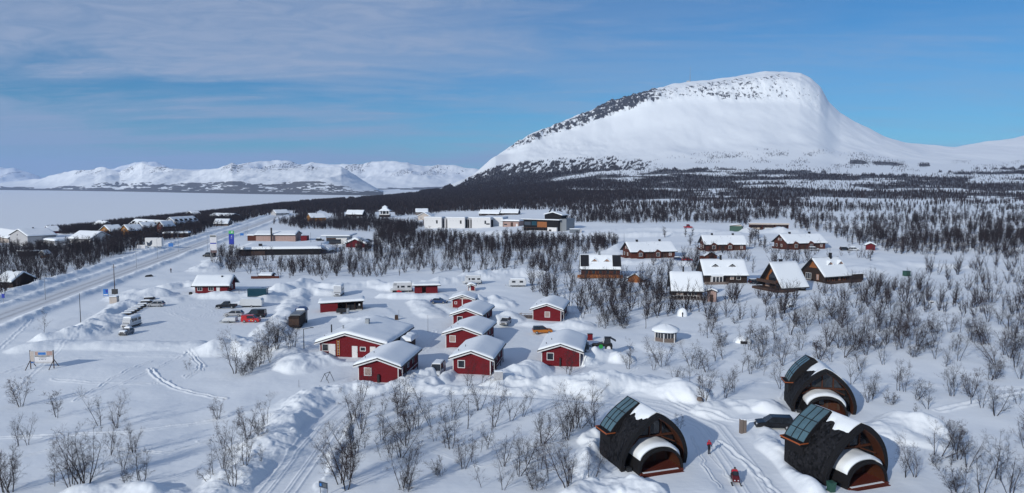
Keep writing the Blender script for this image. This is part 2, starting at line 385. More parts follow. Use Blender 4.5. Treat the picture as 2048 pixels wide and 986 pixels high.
# ================================================================ birch density (trees per square metre) by picture region
def inpoly(px,py,pl):
    c=np.zeros(px.shape,bool);n=len(pl);j=n-1
    for i in range(n):
        xi,yi=pl[i];xj,yj=pl[j]
        if yi!=yj:
            k=((yi>py)!=(yj>py))&(px<(xj-xi)*(py-yi)/(yj-yi)+xi);c^=k
        j=i
    return c
ZONES=[ # polygon, density, clumping
 ([(1040,600),(1040,540),(1100,520),(1160,560),(1300,570),(1340,560),(1345,600),(1400,610),(1500,590),(1620,600),(1760,570),(2100,560),(2100,650),(1300,665),(1180,655),(1120,600)],0.055,.95),
 ([(1070,545),(1150,550),(1290,565),(1345,590),(1320,640),(1260,655),(1190,655),(1110,600)],0.085,.7),
 ([(1300,650),(1500,640),(2100,630),(2100,760),(1640,745),(1500,752),(1400,735),(1290,690)],0.045,.7),
 ([(1290,690),(1500,700),(1560,745),(1480,790),(1300,740)],0.022,1.2),
 ([(1700,760),(2100,745),(2100,800),(1720,800)],0.017,1.2),
 ([(1820,880),(2100,850),(2100,990),(1810,990)],0.037,1.2),
 ([(1180,700),(1260,700),(1250,745),(1170,740)],0.020,1.),
 ([(660,830),(720,800),(1000,795),(1230,800),(1200,860),(1190,990),(640,990),(680,900)],0.034,.9),
 ([(1030,742),(1200,735),(1180,765),(1040,770)],0.017,1.),
 ([(430,430),(430,430),(430,430)],0,0),
 ([(400,985),(470,900),(520,830),(560,800),(550,860),(500,930),(470,990)],0.060,.6),
 ([(465,750),(500,728),(540,690),(580,672),(600,690),(560,725),(490,755)],0.120,.5),
 ([(410,490),(450,508),(520,516),(640,520),(700,498),(760,470),(850,470),(980,478),(1180,480),(1250,480),(1160,530),(1120,560),(1060,545),(900,548),(800,552),(720,556),(640,566),(520,556),(470,545),(400,530)],0.072,.75),
 ([(640,455),(760,445),(850,450),(830,475),(720,480)],0.090,.6),
 ([(560,450),(700,440),(780,440),(760,458),(620,462)],0.080,.7),
 ([(-60,478),(60,500),(150,480),(240,460),(400,450),(440,440),(400,470),(330,482),(240,510),(120,560),(40,590),(-60,600)],0.100,.45),
 ([(90,462),(180,452),(250,440),(330,430),(420,422),(480,414),(600,406),(700,402),(640,425),(560,430),(500,440),(430,455),(300,470),(150,475)],0.110,.4),
 ([(-60,590),(40,570),(20,600),(-60,640)],0.060,.7),
 ([(120,650),(140,620),(190,600),(215,620),(180,640)],0.020,.8),
 ([(0,690),(40,660),(130,655),(120,672),(40,690)],0.017,.8),
 ([(540,448),(600,436),(640,440),(600,455)],0.060,.6),
 ([(1100,495),(1180,482),(1250,482),(1240,500),(1180,520)],0.070,.6),
 ([(1480,405),(1600,405),(1600,438),(1480,440)],.045,.7),
 ([(1090,410),(1500,405),(1500,450),(1380,446),(1150,448),(1120,440)],0.05,.7),
 ([(1360,522),(1410,520),(1540,505),(1640,505),(1620,530),(1500,530),(1380,540)],.04,.6),
 ([(1160,500),(1240,520),(1400,522),(1400,545),(1340,560),(1250,560),(1240,520)],.05,.6),
 ([(1360,490),(1390,484),(1540,478),(1540,500),(1500,500),(1400,520),(1360,510)],0.031,.7),
 ([(1190,475),(1400,466),(1560,470),(1550,482),(1390,478),(1240,488)],0.060,.7),
 ([(1500,515),(1700,505),(1760,510),(1740,545),(1640,530),(1500,545),(1480,560)],0.035,.8),
 ([(1410,590),(1540,585),(1620,578),(1760,565),(1760,600),(1600,615),(1400,615)],0.06,.7),
 ([(1580,438),(2100,440),(2100,455),(1800,470),(1740,500),(1670,480),(1600,468)],0.042,.8),
 ([(1740,488),(1800,478),(1880,470),(2100,462),(2100,530),(1990,530),(1900,512),(1780,505)],0.085,.4),
 ([(1840,525),(2100,520),(2100,560),(1860,560)],0.027,.9),
]
HOLES=[ # open ground
 [(-60,640),(0,600),(100,560),(230,520),(330,495),(420,462),(480,445),(560,425),(590,428),(520,450),(450,480),(390,510),(330,550),(200,620),(0,690),(-60,740)],
 [(360,600),(380,550),(480,545),(520,560),(660,566),(830,560),(1060,545),(1060,600),(1180,650),(1180,700),(1060,760),(560,790),(560,700),(600,660),(400,680),(100,700),(240,600)],
 [(830,458),(1130,452),(1130,470),(1450,455),(1600,455),(1600,466),(1480,472),(1140,478),(830,470)],
 [(1240,519),(1240,475),(1370,475),(1400,520),(1250,530)],[(1150,560),(1155,510),(1260,510),(1290,560)],
 [(1340,604),(1340,545),(1408,540),(1408,525),(1500,525),(1505,570),(1440,604)],[(1525,590),(1525,530),(1625,530),(1640,590)],[(1605,570),(1625,515),(1740,520),(1740,570)],
 [(1385,504),(1385,465),(1500,465),(1500,504)],[(1540,502),(1540,462),(1670,462),(1670,502)],
 [(1740,520),(1800,508),(1980,512),(2020,526),(1900,536),(1750,536)],
 [(470,508),(490,460),(640,458),(760,465),(745,494),(650,511),(600,512)],[(400,545),(400,490),(440,500),(440,520)],
 [(1190,1000),(1190,790),(1400,790),(1560,830),(1700,800),(1800,880),(1800,1000)],
 [(1385,850),(1560,790),(1580,860),(1640,1000),(1385,1000)],[(1300,690),(1300,640),(1370,640),(1370,690)],
 [(0,500),(0,465),(120,470),(210,465),(210,485),(120,500)],[(620,1000),(500,1000),(640,820),(700,790),(700,830),(640,930)],
 [(1190,745),(1380,745),(1400,800),(1190,800)],[(1750,835),(1870,840),(1870,880),(1760,880)],
 [(600,446),(640,420),(670,432),(660,446)],[(688,436),(730,436),(730,424),(688,424)],[(750,438),(790,438),(790,424),(750,424)],
]
def DENS(px,py,x,y):
    s=px.shape;px=px.ravel();py=py.ravel()
    d=np.zeros(px.shape)
    near=py>400
    n1=vn(px/40,py/9,101);n2=vn(px/16,py/6,102)
    cl=np.clip((.6*n1+.4*n2-.25)*2.2,0,2)
    for pl,den,c in ZONES:
        if den==0: continue
        m=inpoly(px,py,pl)&near
        d[m]=den*((1-c)+c*cl[m])
    hol=np.zeros(px.shape,bool)
    for pl in HOLES: hol|=inpoly(px,py,pl)
    # the birch wood climbing towards the fell
    top=np.interp(px,[600,700,800,880,950,1000,1050,1120,1200,1300,1400,1500,1600,1700,1800,1900,2048],[402,396,386,377,362,350,344,345,338,336,338,337,341,348,352,344,334])
    bot=np.interp(px,[600,700,800,900,1100,1300,1600,2048,2300],[436,437,432,424,418,420,425,438,438])
    k=(py>top+(vn(px/9,py*0,103)-.5)*8)&(py<bot)&(px>600)
    st=fbm(px/110,py/5.5,104,3);st2=fbm(px/50,py/3.,105,3)
    dark=np.interp(px,[600,900,1150,1350,1700,2048],[.055,.055,.048,.028,.024,.024])
    thr=np.interp(px,[600,1000,1250,1500,2048],[.16,.2,.38,.46,.46])
    thr=thr+.10*sstep(395,410,py)*sstep(1000,1200,px)-.10*np.exp(-((py-388)/6)**2)
    f=np.clip((.65*st+.35*st2-thr)*7+.5,.12,1.)
    ff=dark*f
    cy=np.interp(px,[1090,1200,1340],[362,346,337]);hw_=np.interp(px,[1070,1110,1290,1350],[.1,6,9,.1]);ff=ff*(1-.92*np.exp(-((py-cy)/hw_)**2)*sstep(1060,1120,px)*sstep(1360,1290,px))
    d=np.where(k,np.maximum(d,ff),d)
    # scattered trees up to the tree line
    hi=np.interp(px,[900,1000,1100,1250,1300,1420,1660,1850,2048],[372,330,318,312,322,300,300,322,318])
    k2=(py<=top+4)&(py>hi)&(px>930)
    sd=.5*fbm(px/24,(py+px*.45)/4.5,106,5)+.5*vn(px/3.5,(py+px*.45)/1.8,107);thr2=np.interp(py,[296,312,330,348],[.66,.56,.46,.34]);sc=.0035*np.clip((n1-.45)*4,0,1.5)+.05*np.clip((sd-thr2)*9,0,1.2)*sstep(1340,1200,px)
    band=(np.exp(-((py-np.interp(px,[1420,1660],[314,308]))/3.2)**2)*(px>1415)*(px<1640)*np.clip((vn(px/30,py*0,110)-.3)*3,0,1)+
          np.exp(-((py-np.interp(px,[1700,1860],[324,330]))/4)**2)*(px>1700)*(px<1860)*np.clip((vn(px/22,py*0,111)-.35)*3,0,1))
    sc=sc+.022*band
    d=np.where(k2,np.maximum(d,sc),d)
    d[hol&(py>405)]=0
    d=np.where(np.abs(x.ravel()-ROADX(y.ravel()))<np.where(y.ravel()<900,10,0),0,d)
    return d.reshape(s)
# ================================================================ birches
def tube(V,Fc,p0,p1,r0,r1,n=3,cap=False):
    p0=np.array(p0);p1=np.array(p1);d=p1-p0;L=np.linalg.norm(d)
    if L<1e-6:return
    d/=L;a=np.cross(d,[0,0,1.] if abs(d[2])<.9 else [1.,0,0]);a/=np.linalg.norm(a);b=np.cross(d,a)
    s=len(V)
    if r1<=0.0011:
        for k in range(n): t=2*PI*k/n; V.append(p0+(a*math.cos(t)+b*math.sin(t))*r0)
        V.append(p1)
        for k in range(n): Fc.append((s+k,s+(k+1)%n,s+n))
        return
    for k in range(n): t=2*PI*k/n; V.append(p0+(a*math.cos(t)+b*math.sin(t))*r0)
    for k in range(n): t=2*PI*k/n; V.append(p1+(a*math.cos(t)+b*math.sin(t))*r1)
    for k in range(n):
        q=(k+1)%n
        Fc.append((s+k,s+q,s+n+q));Fc.append((s+k,s+n+q,s+n+k))
def rv(s): return np.array([random.gauss(0,s),random.gauss(0,s),random.gauss(0,s)])
def birch(seed,h,stems,spread,detail_=2,twk=1.0):
    "returns trunk (V,F) and crown (V,F)"
    random.seed(seed)
    TV,TF,CV,CF=[],[],[],[]
    def twigs(p,d,L,r,lev):
        n=(4 if lev else 5) if detail_>1 else 4
        q=np.array(p);dd=d/np.linalg.norm(d)
        seg=3 if lev==0 else 2
        pts=[q.copy()]
        for k in range(seg):
            dd=dd+rv(.16)+np.array([0,0,.10]);dd/=np.linalg.norm(dd)
            q=q+dd*L/seg;pts.append(q.copy())
        for k in range(seg):
            tube(CV,CF,pts[k],pts[k+1],r*(1-k/seg*.8),r*(1-(k+1)/seg*.8) if k<seg-1 else 0)
        if lev<detail_:
            for k in range(n+random.randint(0,2)):
                t=random.uniform(.25,1);i=min(int(t*seg),seg-1)
                pp=pts[i]+(pts[i+1]-pts[i])*(t*seg-i)
                ax=(pts[i+1]-pts[i]);ax/=np.linalg.norm(ax)
                side=rv(1);side-=ax*side.dot(ax);side/=np.linalg.norm(side)+1e-6
                twigs(pp,ax*.7+side*.85+np.array([0,0,.1]),L*random.uniform(.4,.68),max(r*.58,.0062 if detail_>1 else .014),lev+1)
    for s in range(stems):
        az=2*PI*s/stems+random.uniform(-.5,.5);lean=random.uniform(.3,1.1)*spread
        d=np.array([math.cos(az)*lean,math.sin(az)*lean,1.]);d/=np.linalg.norm(d)
        hh=h*random.uniform(.7,1.0);p=np.array([math.cos(az)*.12,math.sin(az)*.12,-.3]);seg=7
        r=.0145*h*random.uniform(.55,.95)
        for k in range(seg):
            d=d+rv(.09)+np.array([0,0,.05]);d/=np.linalg.norm(d)
            q=p+d*(hh+.3)/seg
            r0=r*(1-k/seg*.85);r1=r*(1-(k+1)/seg*.85)
            tube(TV,TF,p,q,r0,max(r1,.008),5 if detail_>1 else 4)
            if k>=1:
                for b in range(random.choice((1,2,2,3)) if detail_>1 else random.choice((3,4,5))):
                    side=rv(1);side[2]=0;side/=np.linalg.norm(side)+1e-6
                    t=random.random();pp=p+(q-p)*t
                    L=hh*random.uniform(.2,.40)*(1.12-.07*k)
                    twigs(pp,d*.8+side*random.uniform(.5,1.0),L,max(.0095,r0*.40)*twk,0 if detail_>1 else 1)
            p=q
        twigs(p,d,hh*.16,.014,1)
    return (np.array(TV),np.array(TF)),(np.array(CV),np.array(CF))
def spike(V,Fc,p0,p1,w):
    "a thin four-sided splinter"
    tube(V,Fc,p0,p1,w,0,3)
def midtree(seed,h,nst,ntw,w):
    random.seed(seed);V,Fc=[],[]
    for s in range(nst):
        az=random.uniform(0,2*PI);l=random.uniform(.02,.3)
        base=np.array([random.gauss(0,.3),random.gauss(0,.3),-.4])
        hh=h*random.uniform(.7,1)
        tip=base+np.array([math.cos(az)*l*hh,math.sin(az)*l*hh,hh+.4])
        mid=base+(tip-base)*.5+rv(.12)*np.array([1,1,.2])
        tube(V,Fc,base,mid,.085,.06,3);tube(V,Fc,mid,tip,.06,0,3)
        for k in range(ntw//nst):
            t=random.uniform(.22,.98);p=base+(tip-base)*t
            a=random.uniform(0,2*PI);L=h*random.uniform(.13,.30)*(1.2-t*.55);e=random.uniform(.0,.9)
            q=p+np.array([math.cos(a)*L,math.sin(a)*L,e*L])
            tube(V,Fc,p,q,w,0,3)
            if random.random()<.6:
                m=p+(q-p)*.5;a+=random.choice((-1,1))*.8
                tube(V,Fc,m,m+np.array([math.cos(a)*L*.5,math.sin(a)*L*.5,.6*e*L]),w*.8,0,3)
    return np.array(V),np.array(Fc)
def fartree(seed,h,n):
    random.seed(seed);V,Fc=[],[]
    for k in range(n):
        a=random.uniform(0,2*PI);r=abs(random.gauss(0,.28))*h*.5
        b=np.array([random.gauss(0,.2),random.gauss(0,.2),random.uniform(-.3,.45)*h if k else -.5])
        q=np.array([math.cos(a)*r,math.sin(a)*r,h*random.uniform(.6,1)]) if k else np.array([0,0,h])
        tube(V,Fc,b,q,random.uniform(.10,.19),0,3)
    return np.array(V),np.array(Fc)
def scatter(y0,y1,dmax,u0=-.73,u1=.73):
    "dart throwing with a density lookup"
    area=(u1-u0)*(y1*y1-y0*y0)/2;n=int(area*dmax)
    y=np.sqrt(rng.uniform(y0*y0,y1*y1,n));x=rng.uniform(u0,u1,n)*y
    z=hb(x,y);px,py=proj(x,y,z)
    d=DENS(px,py,x,y);k=rng.random(n)<d/dmax
    k&=z>-14.6
    return x[k],y[k],px[k],py[k],z[k]
def thin(x,y,dmin):
    "drop points closer than dmin"
    keep=[];cell={}
    for i in range(len(x)):
        c=(int(x[i]//dmin),int(y[i]//dmin));ok=True
        for a in (-1,0,1):
            for b in (-1,0,1):
                for j in cell.get((c[0]+a,c[1]+b),()):
                    if (x[i]-x[j])**2+(y[i]-y[j])**2<dmin*dmin: ok=False
        if ok: cell.setdefault(c,[]).append(i);keep.append(i)
    return np.array(keep,int)
def assemble(name,tmpls,x,y,z,sc,rot,pick,m):
    cs=[];fs=[];off=0
    for t,(V,Fc) in enumerate(tmpls):
        k=np.where(pick==t)[0]
        if not len(k): continue
        c,s=np.cos(rot[k]),np.sin(rot[k])
        X=(V[None,:,0]*c[:,None]-V[None,:,1]*s[:,None])*sc[k,None]+x[k,None]
        Y=(V[None,:,0]*s[:,None]+V[None,:,1]*c[:,None])*sc[k,None]+y[k,None]
        Z=V[None,:,2]*sc[k,None]+z[k,None]
        cs.append(np.stack([X,Y,Z],2).reshape(-1,3))
        f=(Fc[None]+(np.arange(len(k))*len(V))[:,None,None]+off).reshape(-1,3);fs.append(f);off+=len(k)*len(V)
    return np.concatenate(cs),np.concatenate(fs)
# ================================================================ light, sky, haze, camera
SUN_AZ=R(37);SUN_EL=R(21.5)
def lighting():
    s=bpy.data.lights.new('sun','SUN');s.energy=SUNS;s.angle=R(.53);s.color=(1,.965,.90)
    o=bpy.data.objects.new('sun',s);COL.objects.link(o)
    d=Vector((-math.sin(SUN_AZ)*math.cos(SUN_EL),-math.cos(SUN_AZ)*math.cos(SUN_EL),math.sin(SUN_EL)))
    o.rotation_euler=d.to_track_quat('Z','Y').to_euler();o.location=d*200
    w=bpy.data.worlds.new('World');scene.world=w;w.use_nodes=True
    N=w.node_tree.nodes;L=w.node_tree.links;bg=N['Background'];out=N['World Output']
    sk=N.new('ShaderNodeTexSky');sk.sky_type='NISHITA';sk.sun_disc=False;sk.sun_elevation=SUN_EL;sk.sun_rotation=SUN_ROT
    sk.altitude=500;sk.air_density=1.0;sk.dust_density=.3;sk.ozone_density=3
    tv=N.new('ShaderNodeVectorMath');tv.operation='MULTIPLY';L.new(sk.outputs[0],tv.inputs[0]);tv.inputs[1].default_value=SKYT;L.new(tv.outputs[0],bg.inputs[0]);bg.inputs[1].default_value=SKYS
    tc=N.new('ShaderNodeTexCoord')
    sep=N.new('ShaderNodeSeparateXYZ');L.new(tc.outputs['Generated'],sep.inputs[0])
    def mth(op,a,b=None):
        q=N.new('ShaderNodeMath');q.operation=op
        for i,v in enumerate((a,b)):
            if v is None: continue
            if isinstance(v,(int,float)): q.inputs[i].default_value=v
            else: L.new(v,q.inputs[i])
        return q.outputs[0]
    zz=mth('ADD',mth('MAXIMUM',sep.outputs[2],0.0),.09)
    cx=mth('DIVIDE',sep.outputs[0],zz);cy=mth('DIVIDE',sep.outputs[1],zz)
    def layer(ang,sx,sy,scale,det,rough,lo,hi,dist,seed):
        cb=N.new('ShaderNodeCombineXYZ');L.new(cx,cb.inputs[0]);L.new(cy,cb.inputs[1]);cb.inputs[2].default_value=seed
        mp=N.new('ShaderNodeMapping');mp.inputs['Rotation'].default_value=(0,0,R(ang));mp.inputs['Scale'].default_value=(sx,sy,1)
        L.new(cb.outputs[0],mp.inputs[0])
        n=N.new('ShaderNodeTexNoise');n.inputs['Scale'].default_value=scale;n.inputs['Detail'].default_value=det;n.inputs['Roughness'].default_value=rough
        n.inputs['Distortion'].default_value=dist
        L.new(mp.outputs[0],n.inputs[0])
        r=N.new('ShaderNodeMapRange');r.interpolation_type='SMOOTHSTEP';L.new(n.outputs[0],r.inputs[0]);r.inputs[1].default_value=lo;r.inputs[2].default_value=hi
        return r.outputs[0]
    a=layer(-12,.35,1.0,.8,7,.58,.40,.60,.7,CLS[0])
    b=layer(14,.45,1.3,2.2,7,.6,.40,.78,.9,CLS[1])
    b2=layer(8,.6,.9,5.5,6,.62,.25,.7,1.2,8.1)
    # thicker veil towards the west (picture left), clearer in the east
    west=N.new('ShaderNodeMapRange');west.interpolation_type='SMOOTHSTEP';L.new(mth('DIVIDE',sep.outputs[0],sep.outputs[1]),west.inputs[0]);west.inputs[1].default_value=.30;west.inputs[2].default_value=-.45
    west.inputs[3].default_value=.36;west.inputs[4].default_value=1.0
    c=mth('MULTIPLY',mth('ADD',mth('MULTIPLY',a,.75),mth('MULTIPLY',mth('MULTIPLY',b,b2),.75)),west.outputs[0])
    # a low bank of cloud near the horizon
    low=layer(0,.25,.25,1.6,5,.55,.35,.7,.3,3.3)
    lowm=N.new('ShaderNodeMapRange');lowm.interpolation_type='SMOOTHSTEP';L.new(sep.outputs[2],lowm.inputs[0]);lowm.inputs[1].default_value=.10;lowm.inputs[2].default_value=.02
    c=mth('ADD',c,mth('MULTIPLY',mth('MULTIPLY',lowm.outputs[0],.55),low))
    # two broad sheets of veil cloud: one high in the west, one low above the lake
    uu=mth('DIVIDE',sep.outputs[0],mth('MAXIMUM',sep.outputs[1],.01));ee=mth('DIVIDE',sep.outputs[2],mth('MAXIMUM',sep.outputs[1],.01))
    wob=layer(-10,.5,.9,1.1,5,.6,0.,1.,.8,11.2)
    def ss(v,lo,hi):
        q=N.new('ShaderNodeMapRange');q.interpolation_type='SMOOTHSTEP';L.new(v,q.inputs[0])
        if lo<hi: q.inputs[1].default_value=lo;q.inputs[2].default_value=hi
        else: q.inputs[1].default_value=hi;q.inputs[2].default_value=lo;q.inputs[3].default_value=1;q.inputs[4].default_value=0
        return q.outputs[0]
    e1=mth('ADD',ee,mth('MULTIPLY',mth('SUBTRACT',wob,.5),.10))
    bank1=mth('MULTIPLY',ss(mth('SUBTRACT',e1,mth('MULTIPLY',uu,-.03)),.115,.165),ss(mth('ADD',uu,mth('MULTIPLY',mth('SUBTRACT',wob,.5),.5)),.20,-.20))
    e2=mth('ADD',mth('ADD',e1,mth('MULTIPLY',mth('ADD',uu,.7),.27)),0.)
    bank2=mth('MULTIPLY',ss(e2,.135,.095),ss(uu,-.18,-.5))
    gaps=mth('ADD',.62,mth('MULTIPLY',b2,.38))
    c=mth('MULTIPLY',c,1.05);c=mth('MAXIMUM',c,mth('MULTIPLY',mth('MULTIPLY',bank1,gaps),.95));c=mth('MAXIMUM',c,mth('MULTIPLY',bank2,.8))
    c=mth('MULTIPLY',mth('MINIMUM',c,1.),.85)
    cl=N.new('ShaderNodeBackground');cmx=N.new('ShaderNodeMix');cmx.data_type='RGBA';hz=N.new('ShaderNodeMapRange');hz.interpolation_type='SMOOTHSTEP';L.new(sep.outputs[2],hz.inputs[0]);hz.inputs[1].default_value=.02;hz.inputs[2].default_value=.16;L.new(hz.outputs[0],cmx.inputs[0]);cmx.inputs[6].default_value=(.26,.36,.55,1);cmx.inputs[7].default_value=(.36,.44,.61,1);L.new(cmx.outputs[2],cl.inputs[0]);cl.inputs[1].default_value=CLB
    mx=N.new('ShaderNodeMixShader');L.new(c,mx.inputs[0]);L.new(bg.outputs[0],mx.inputs[1]);L.new(cl.outputs[0],mx.inputs[2])
    L.new(mx.outputs[0],out.inputs[0])
def haze():
    bm=bmesh.new();bmesh.ops.create_cube(bm,size=1)
    x0,x1,y0,y1,z0,z1=-16500,7200,-400,16500,-60,620
    for v in bm.verts: v.co=((x0+x1)/2+v.co.x*(x1-x0),(y0+y1)/2+v.co.y*(y1-y0),(z0+z1)/2+v.co.z*(z1-z0))
    me=bpy.data.meshes.new('haze');bm.to_mesh(me);bm.free()
    m,N,L,P=newmat('haze_air');N.remove(P)
    v=N.new('ShaderNodeVolumePrincipled');v.inputs['Color'].default_value=(.45,.64,1.,1);v.inputs['Density'].default_value=HAZE
    v.inputs['Anisotropy'].default_value=0
    L.new(v.outputs[0],N['Material Output'].inputs['Volume']);me.materials.append(m)
    o=link(bpy.data.objects.new('haze',me));o['kind']='stuff'
SUN_ROT=R(217);SKYS=.11;SKYT=(.205,.485,.69);SUNS=2.7;CLS=(5.2,1.7);CLB=.84;HAZE=3.8e-5
def camera():
    c=bpy.data.cameras.new('camera');c.sensor_width=36;c.lens=36*F/2048;c.clip_end=60000;c.clip_start=.5
    o=bpy.data.objects.new('camera',c);COL.objects.link(o);o.location=(0,0,CH);o.rotation_euler=(PI/2-PITCH,0,0);scene.camera=o
# ================================================================ materials for built things
EXPO=0.14
M['red']=boardmat('red_boards',(.135,.007,.012),'Z',.16)
M['redupright']=boardmat('red_upright_boards',(.155,.008,.013),'X',.16)  # red boards set upright, slightly lighter than the lying ones
M['white']=mat('white_paint',(.62,.62,.62),.55,.06)
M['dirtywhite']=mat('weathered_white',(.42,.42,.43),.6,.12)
M['beige']=boardmat('beige_boards',(.42,.33,.27),'X',.2)
M['log']=boardmat('brown_logs',(.085,.026,.016),'Z',.22,.8,.25)
M['logdark']=boardmat('dark_logs',(.028,.018,.014),'Z',.22,.8,.25)
M['wood']=boardmat('honey_wood',(.26,.095,.03),'X',.15,.6)
M['soffit']=boardmat('shaded_soffit_boards',(.06,.020,.009),'X',.15,.6)  # orange-brown cabin wood, darkened so its colour carries the porch's shade
M['wooddark']=boardmat('dark_wood',(.06,.035,.025),'X',.15,.7)
M['greywood']=boardmat('grey_wood',(.16,.13,.115),'X',.12,.85)
M['pale']=boardmat('pale_boards',(.45,.40,.36),'X',.2)
M['pink']=boardmat('pinkish_boards',(.36,.25,.22),'X',.2)
M['yellow']=boardmat('ochre_boards',(.30,.14,.035),'X',.2)
M['black']=mat('black_paint',(.012,.012,.014),.6,.15)
M['blackboard']=boardmat('black_boards',(.0075,.007,.008),'X',.2)
M['metal']=mat('grey_metal',(.22,.24,.26),.45,.1,metal=.6)
M['darkmetal']=mat('dark_metal',(.035,.037,.042),.5,.1,metal=.4)
M['galv']=mat('galvanised_steel',(.30,.32,.34),.45,.12,metal=.5)
M['glass']=mat('window_glass',(.02,.024,.03),.08,.3,spec=.6)
M['curtain']=mat('curtained_glass',(.33,.25,.22),.35,.12)
M['fascia']=mat('roof_edge',(.035,.038,.042),.6,.1)
M['green']=mat('dark_green_paint',(.02,.07,.05),.5,.1)
M['copper']=mat('copper_edging',(.30,.075,.02),.5,.15)
M['deck']=boardmat('red_brown_deck',(.10,.024,.016),'X',.14,.55)
M['tyre']=mat('tyre_rubber',(.012,.012,.013),.85,.1)
M['rim']=mat('alloy_rim',(.35,.36,.38),.35,.05,metal=.6)
M['lamp']=mat('headlamp_lens',(.6,.62,.65),.15,.05)
M['taillamp']=mat('tail_lamp',(.35,.01,.01),.25,.05)
def paint(n,c,r=.3): M[n]=mat(n,c,r,.04,coat=.12 if max(c)<.05 else .3,spec=.25 if max(c)<.05 else .4);return n
for n,c in dict(car_black=(.010,.011,.014),car_silver=(.33,.34,.36),car_white=(.52,.54,.56),car_red=(.42,.015,.018),car_orange=(.40,.13,.008),car_grey=(.17,.18,.2),car_blue=(.02,.05,.14),car_green=(.02,.26,.05),car_teal=(.006,.045,.07)).items(): paint(n,c)
for n,c in dict(sign_blue=(.01,.03,.30),sign_sky=(.02,.14,.42),sign_green=(.08,.42,.12),sign_white=(.6,.6,.62),sign_grey=(.13,.14,.14),sign_brown=(.12,.08,.08),sign_dark=(.03,.045,.07),jacket_red=(.42,.012,.035),snowmobile_red=(.09,.006,.01),cloth_black=(.012,.012,.018),skin=(.42,.23,.16),yellow_paint=(.6,.33,.05)).items(): M[n]=mat(n,c,.6,.08)
def shingles():
    m,N,L,P=newmat('black_shingles');P.inputs['Roughness'].default_value=.7;P.inputs['Specular IOR Level'].default_value=.15
    tc=N.new('ShaderNodeTexCoord');v=N.new('ShaderNodeTexVoronoi');v.inputs['Scale'].default_value=3.6;v.inputs['Randomness'].default_value=1
    L.new(tc.outputs['Object'],v.inputs['Vector'])
    s=N.new('ShaderNodeSeparateColor');L.new(v.outputs['Color'],s.inputs[0])
    r=N.new('ShaderNodeMapRange');L.new(s.outputs[0],r.inputs[0]);r.inputs[3].default_value=.3;r.inputs[4].default_value=4.2
    x=N.new('ShaderNodeVectorMath');x.operation='SCALE';x.inputs[0].default_value=(.0052,.0052,.006);L.new(r.outputs[0],x.inputs['Scale']);L.new(x.outputs[0],P.inputs['Base Color'])
    b=N.new('ShaderNodeBump');b.inputs['Strength'].default_value=1;b.inputs['Distance'].default_value=.08;L.new(s.outputs[1],b.inputs['Height']);L.new(b.outputs[0],P.inputs['Normal'])
    return m
M['shingle']=shingles()
M['skylight']=mat('blue_roof_glass',(.07,.135,.165),.12,.25,.6,spec=.8)
# ================================================================ mesh builder
class MB:
    def __init__(s): s.v=[];s.f=[]
    def box(s,x0,x1,y0,y1,z0,z1):
        n=len(s.v);s.v+=[(x0,y0,z0),(x1,y0,z0),(x1,y1,z0),(x0,y1,z0),(x0,y0,z1),(x1,y0,z1),(x1,y1,z1),(x0,y1,z1)]
        s.f+=[(n,n+3,n+2,n+1),(n+4,n+5,n+6,n+7),(n,n+1,n+5,n+4),(n+1,n+2,n+6,n+5),(n+2,n+3,n+7,n+6),(n+3,n,n+4,n+7)];return s
    def prism(s,pts,a,b,axis='y',taper=1.0,c=(0,0)):
        "polygon (p,q) extruded from a to b; axis y: (x,z), axis x: (y,z), axis z: (x,y)"
        n=len(s.v);k=len(pts)
        for t,(w,sc) in enumerate(((a,1.0),(b,taper))):
            for p,q in pts:
                p=c[0]+(p-c[0])*sc;q=c[1]+(q-c[1])*sc
                s.v.append((p,w,q) if axis=='y' else (w,p,q) if axis=='x' else (p,q,w))
        s.f+=[tuple(range(n,n+k)),tuple(range(n+2*k-1,n+k-1,-1))]
        for i in range(k): j=(i+1)%k;s.f.append((n+i,n+k+i,n+k+j,n+j))
        return s
    def cyl(s,p0,p1,r0,r1=None,n=10):
        r1=r0 if r1 is None else r1
        p0=Vector(p0);p1=Vector(p1);d=(p1-p0).normalized();a=d.orthogonal().normalized();b=d.cross(a);k=len(s.v)
        for p,r in ((p0,r0),(p1,r1)):
            for i in range(n):
                t=2*PI*i/n;q=p+(a*math.cos(t)+b*math.sin(t))*r;s.v.append(tuple(q))
        for i in range(n): j=(i+1)%n;s.f.append((k+i,k+j,k+n+j,k+n+i))
        s.f+=[tuple(range(k+n-1,k-1,-1)),tuple(range(k+n,k+2*n))];return s
    def grid(s,P):
        "P[i][j] points"
        k=len(s.v);nr=len(P);nc=len(P[0])
        for r in P:
            for q in r: s.v.append(tuple(q))
        for i in range(nr-1):
            for j in range(nc-1): a=k+i*nc+j;s.f.append((a,a+1,a+nc+1,a+nc))
        return s
    def obj(s,name,m,parent=None,smooth=False,bevel=0,seg=2):
        me=bpy.data.meshes.new(name);me.from_pydata(s.v,[],s.f);me.update()
        bm=bmesh.new();bm.from_mesh(me);bmesh.ops.recalc_face_normals(bm,faces=bm.faces);bm.to_mesh(me);bm.free()
        me.materials.append(M[m] if isinstance(m,str) else m)
        if smooth: me.polygons.foreach_set('use_smooth',[True]*len(me.polygons))
        o=link(bpy.data.objects.new(name,me),parent)
        if bevel:
            b=o.modifiers.new('edge','BEVEL');b.width=bevel;b.segments=seg;b.limit_method='ANGLE';b.angle_limit=R(35)
        return o
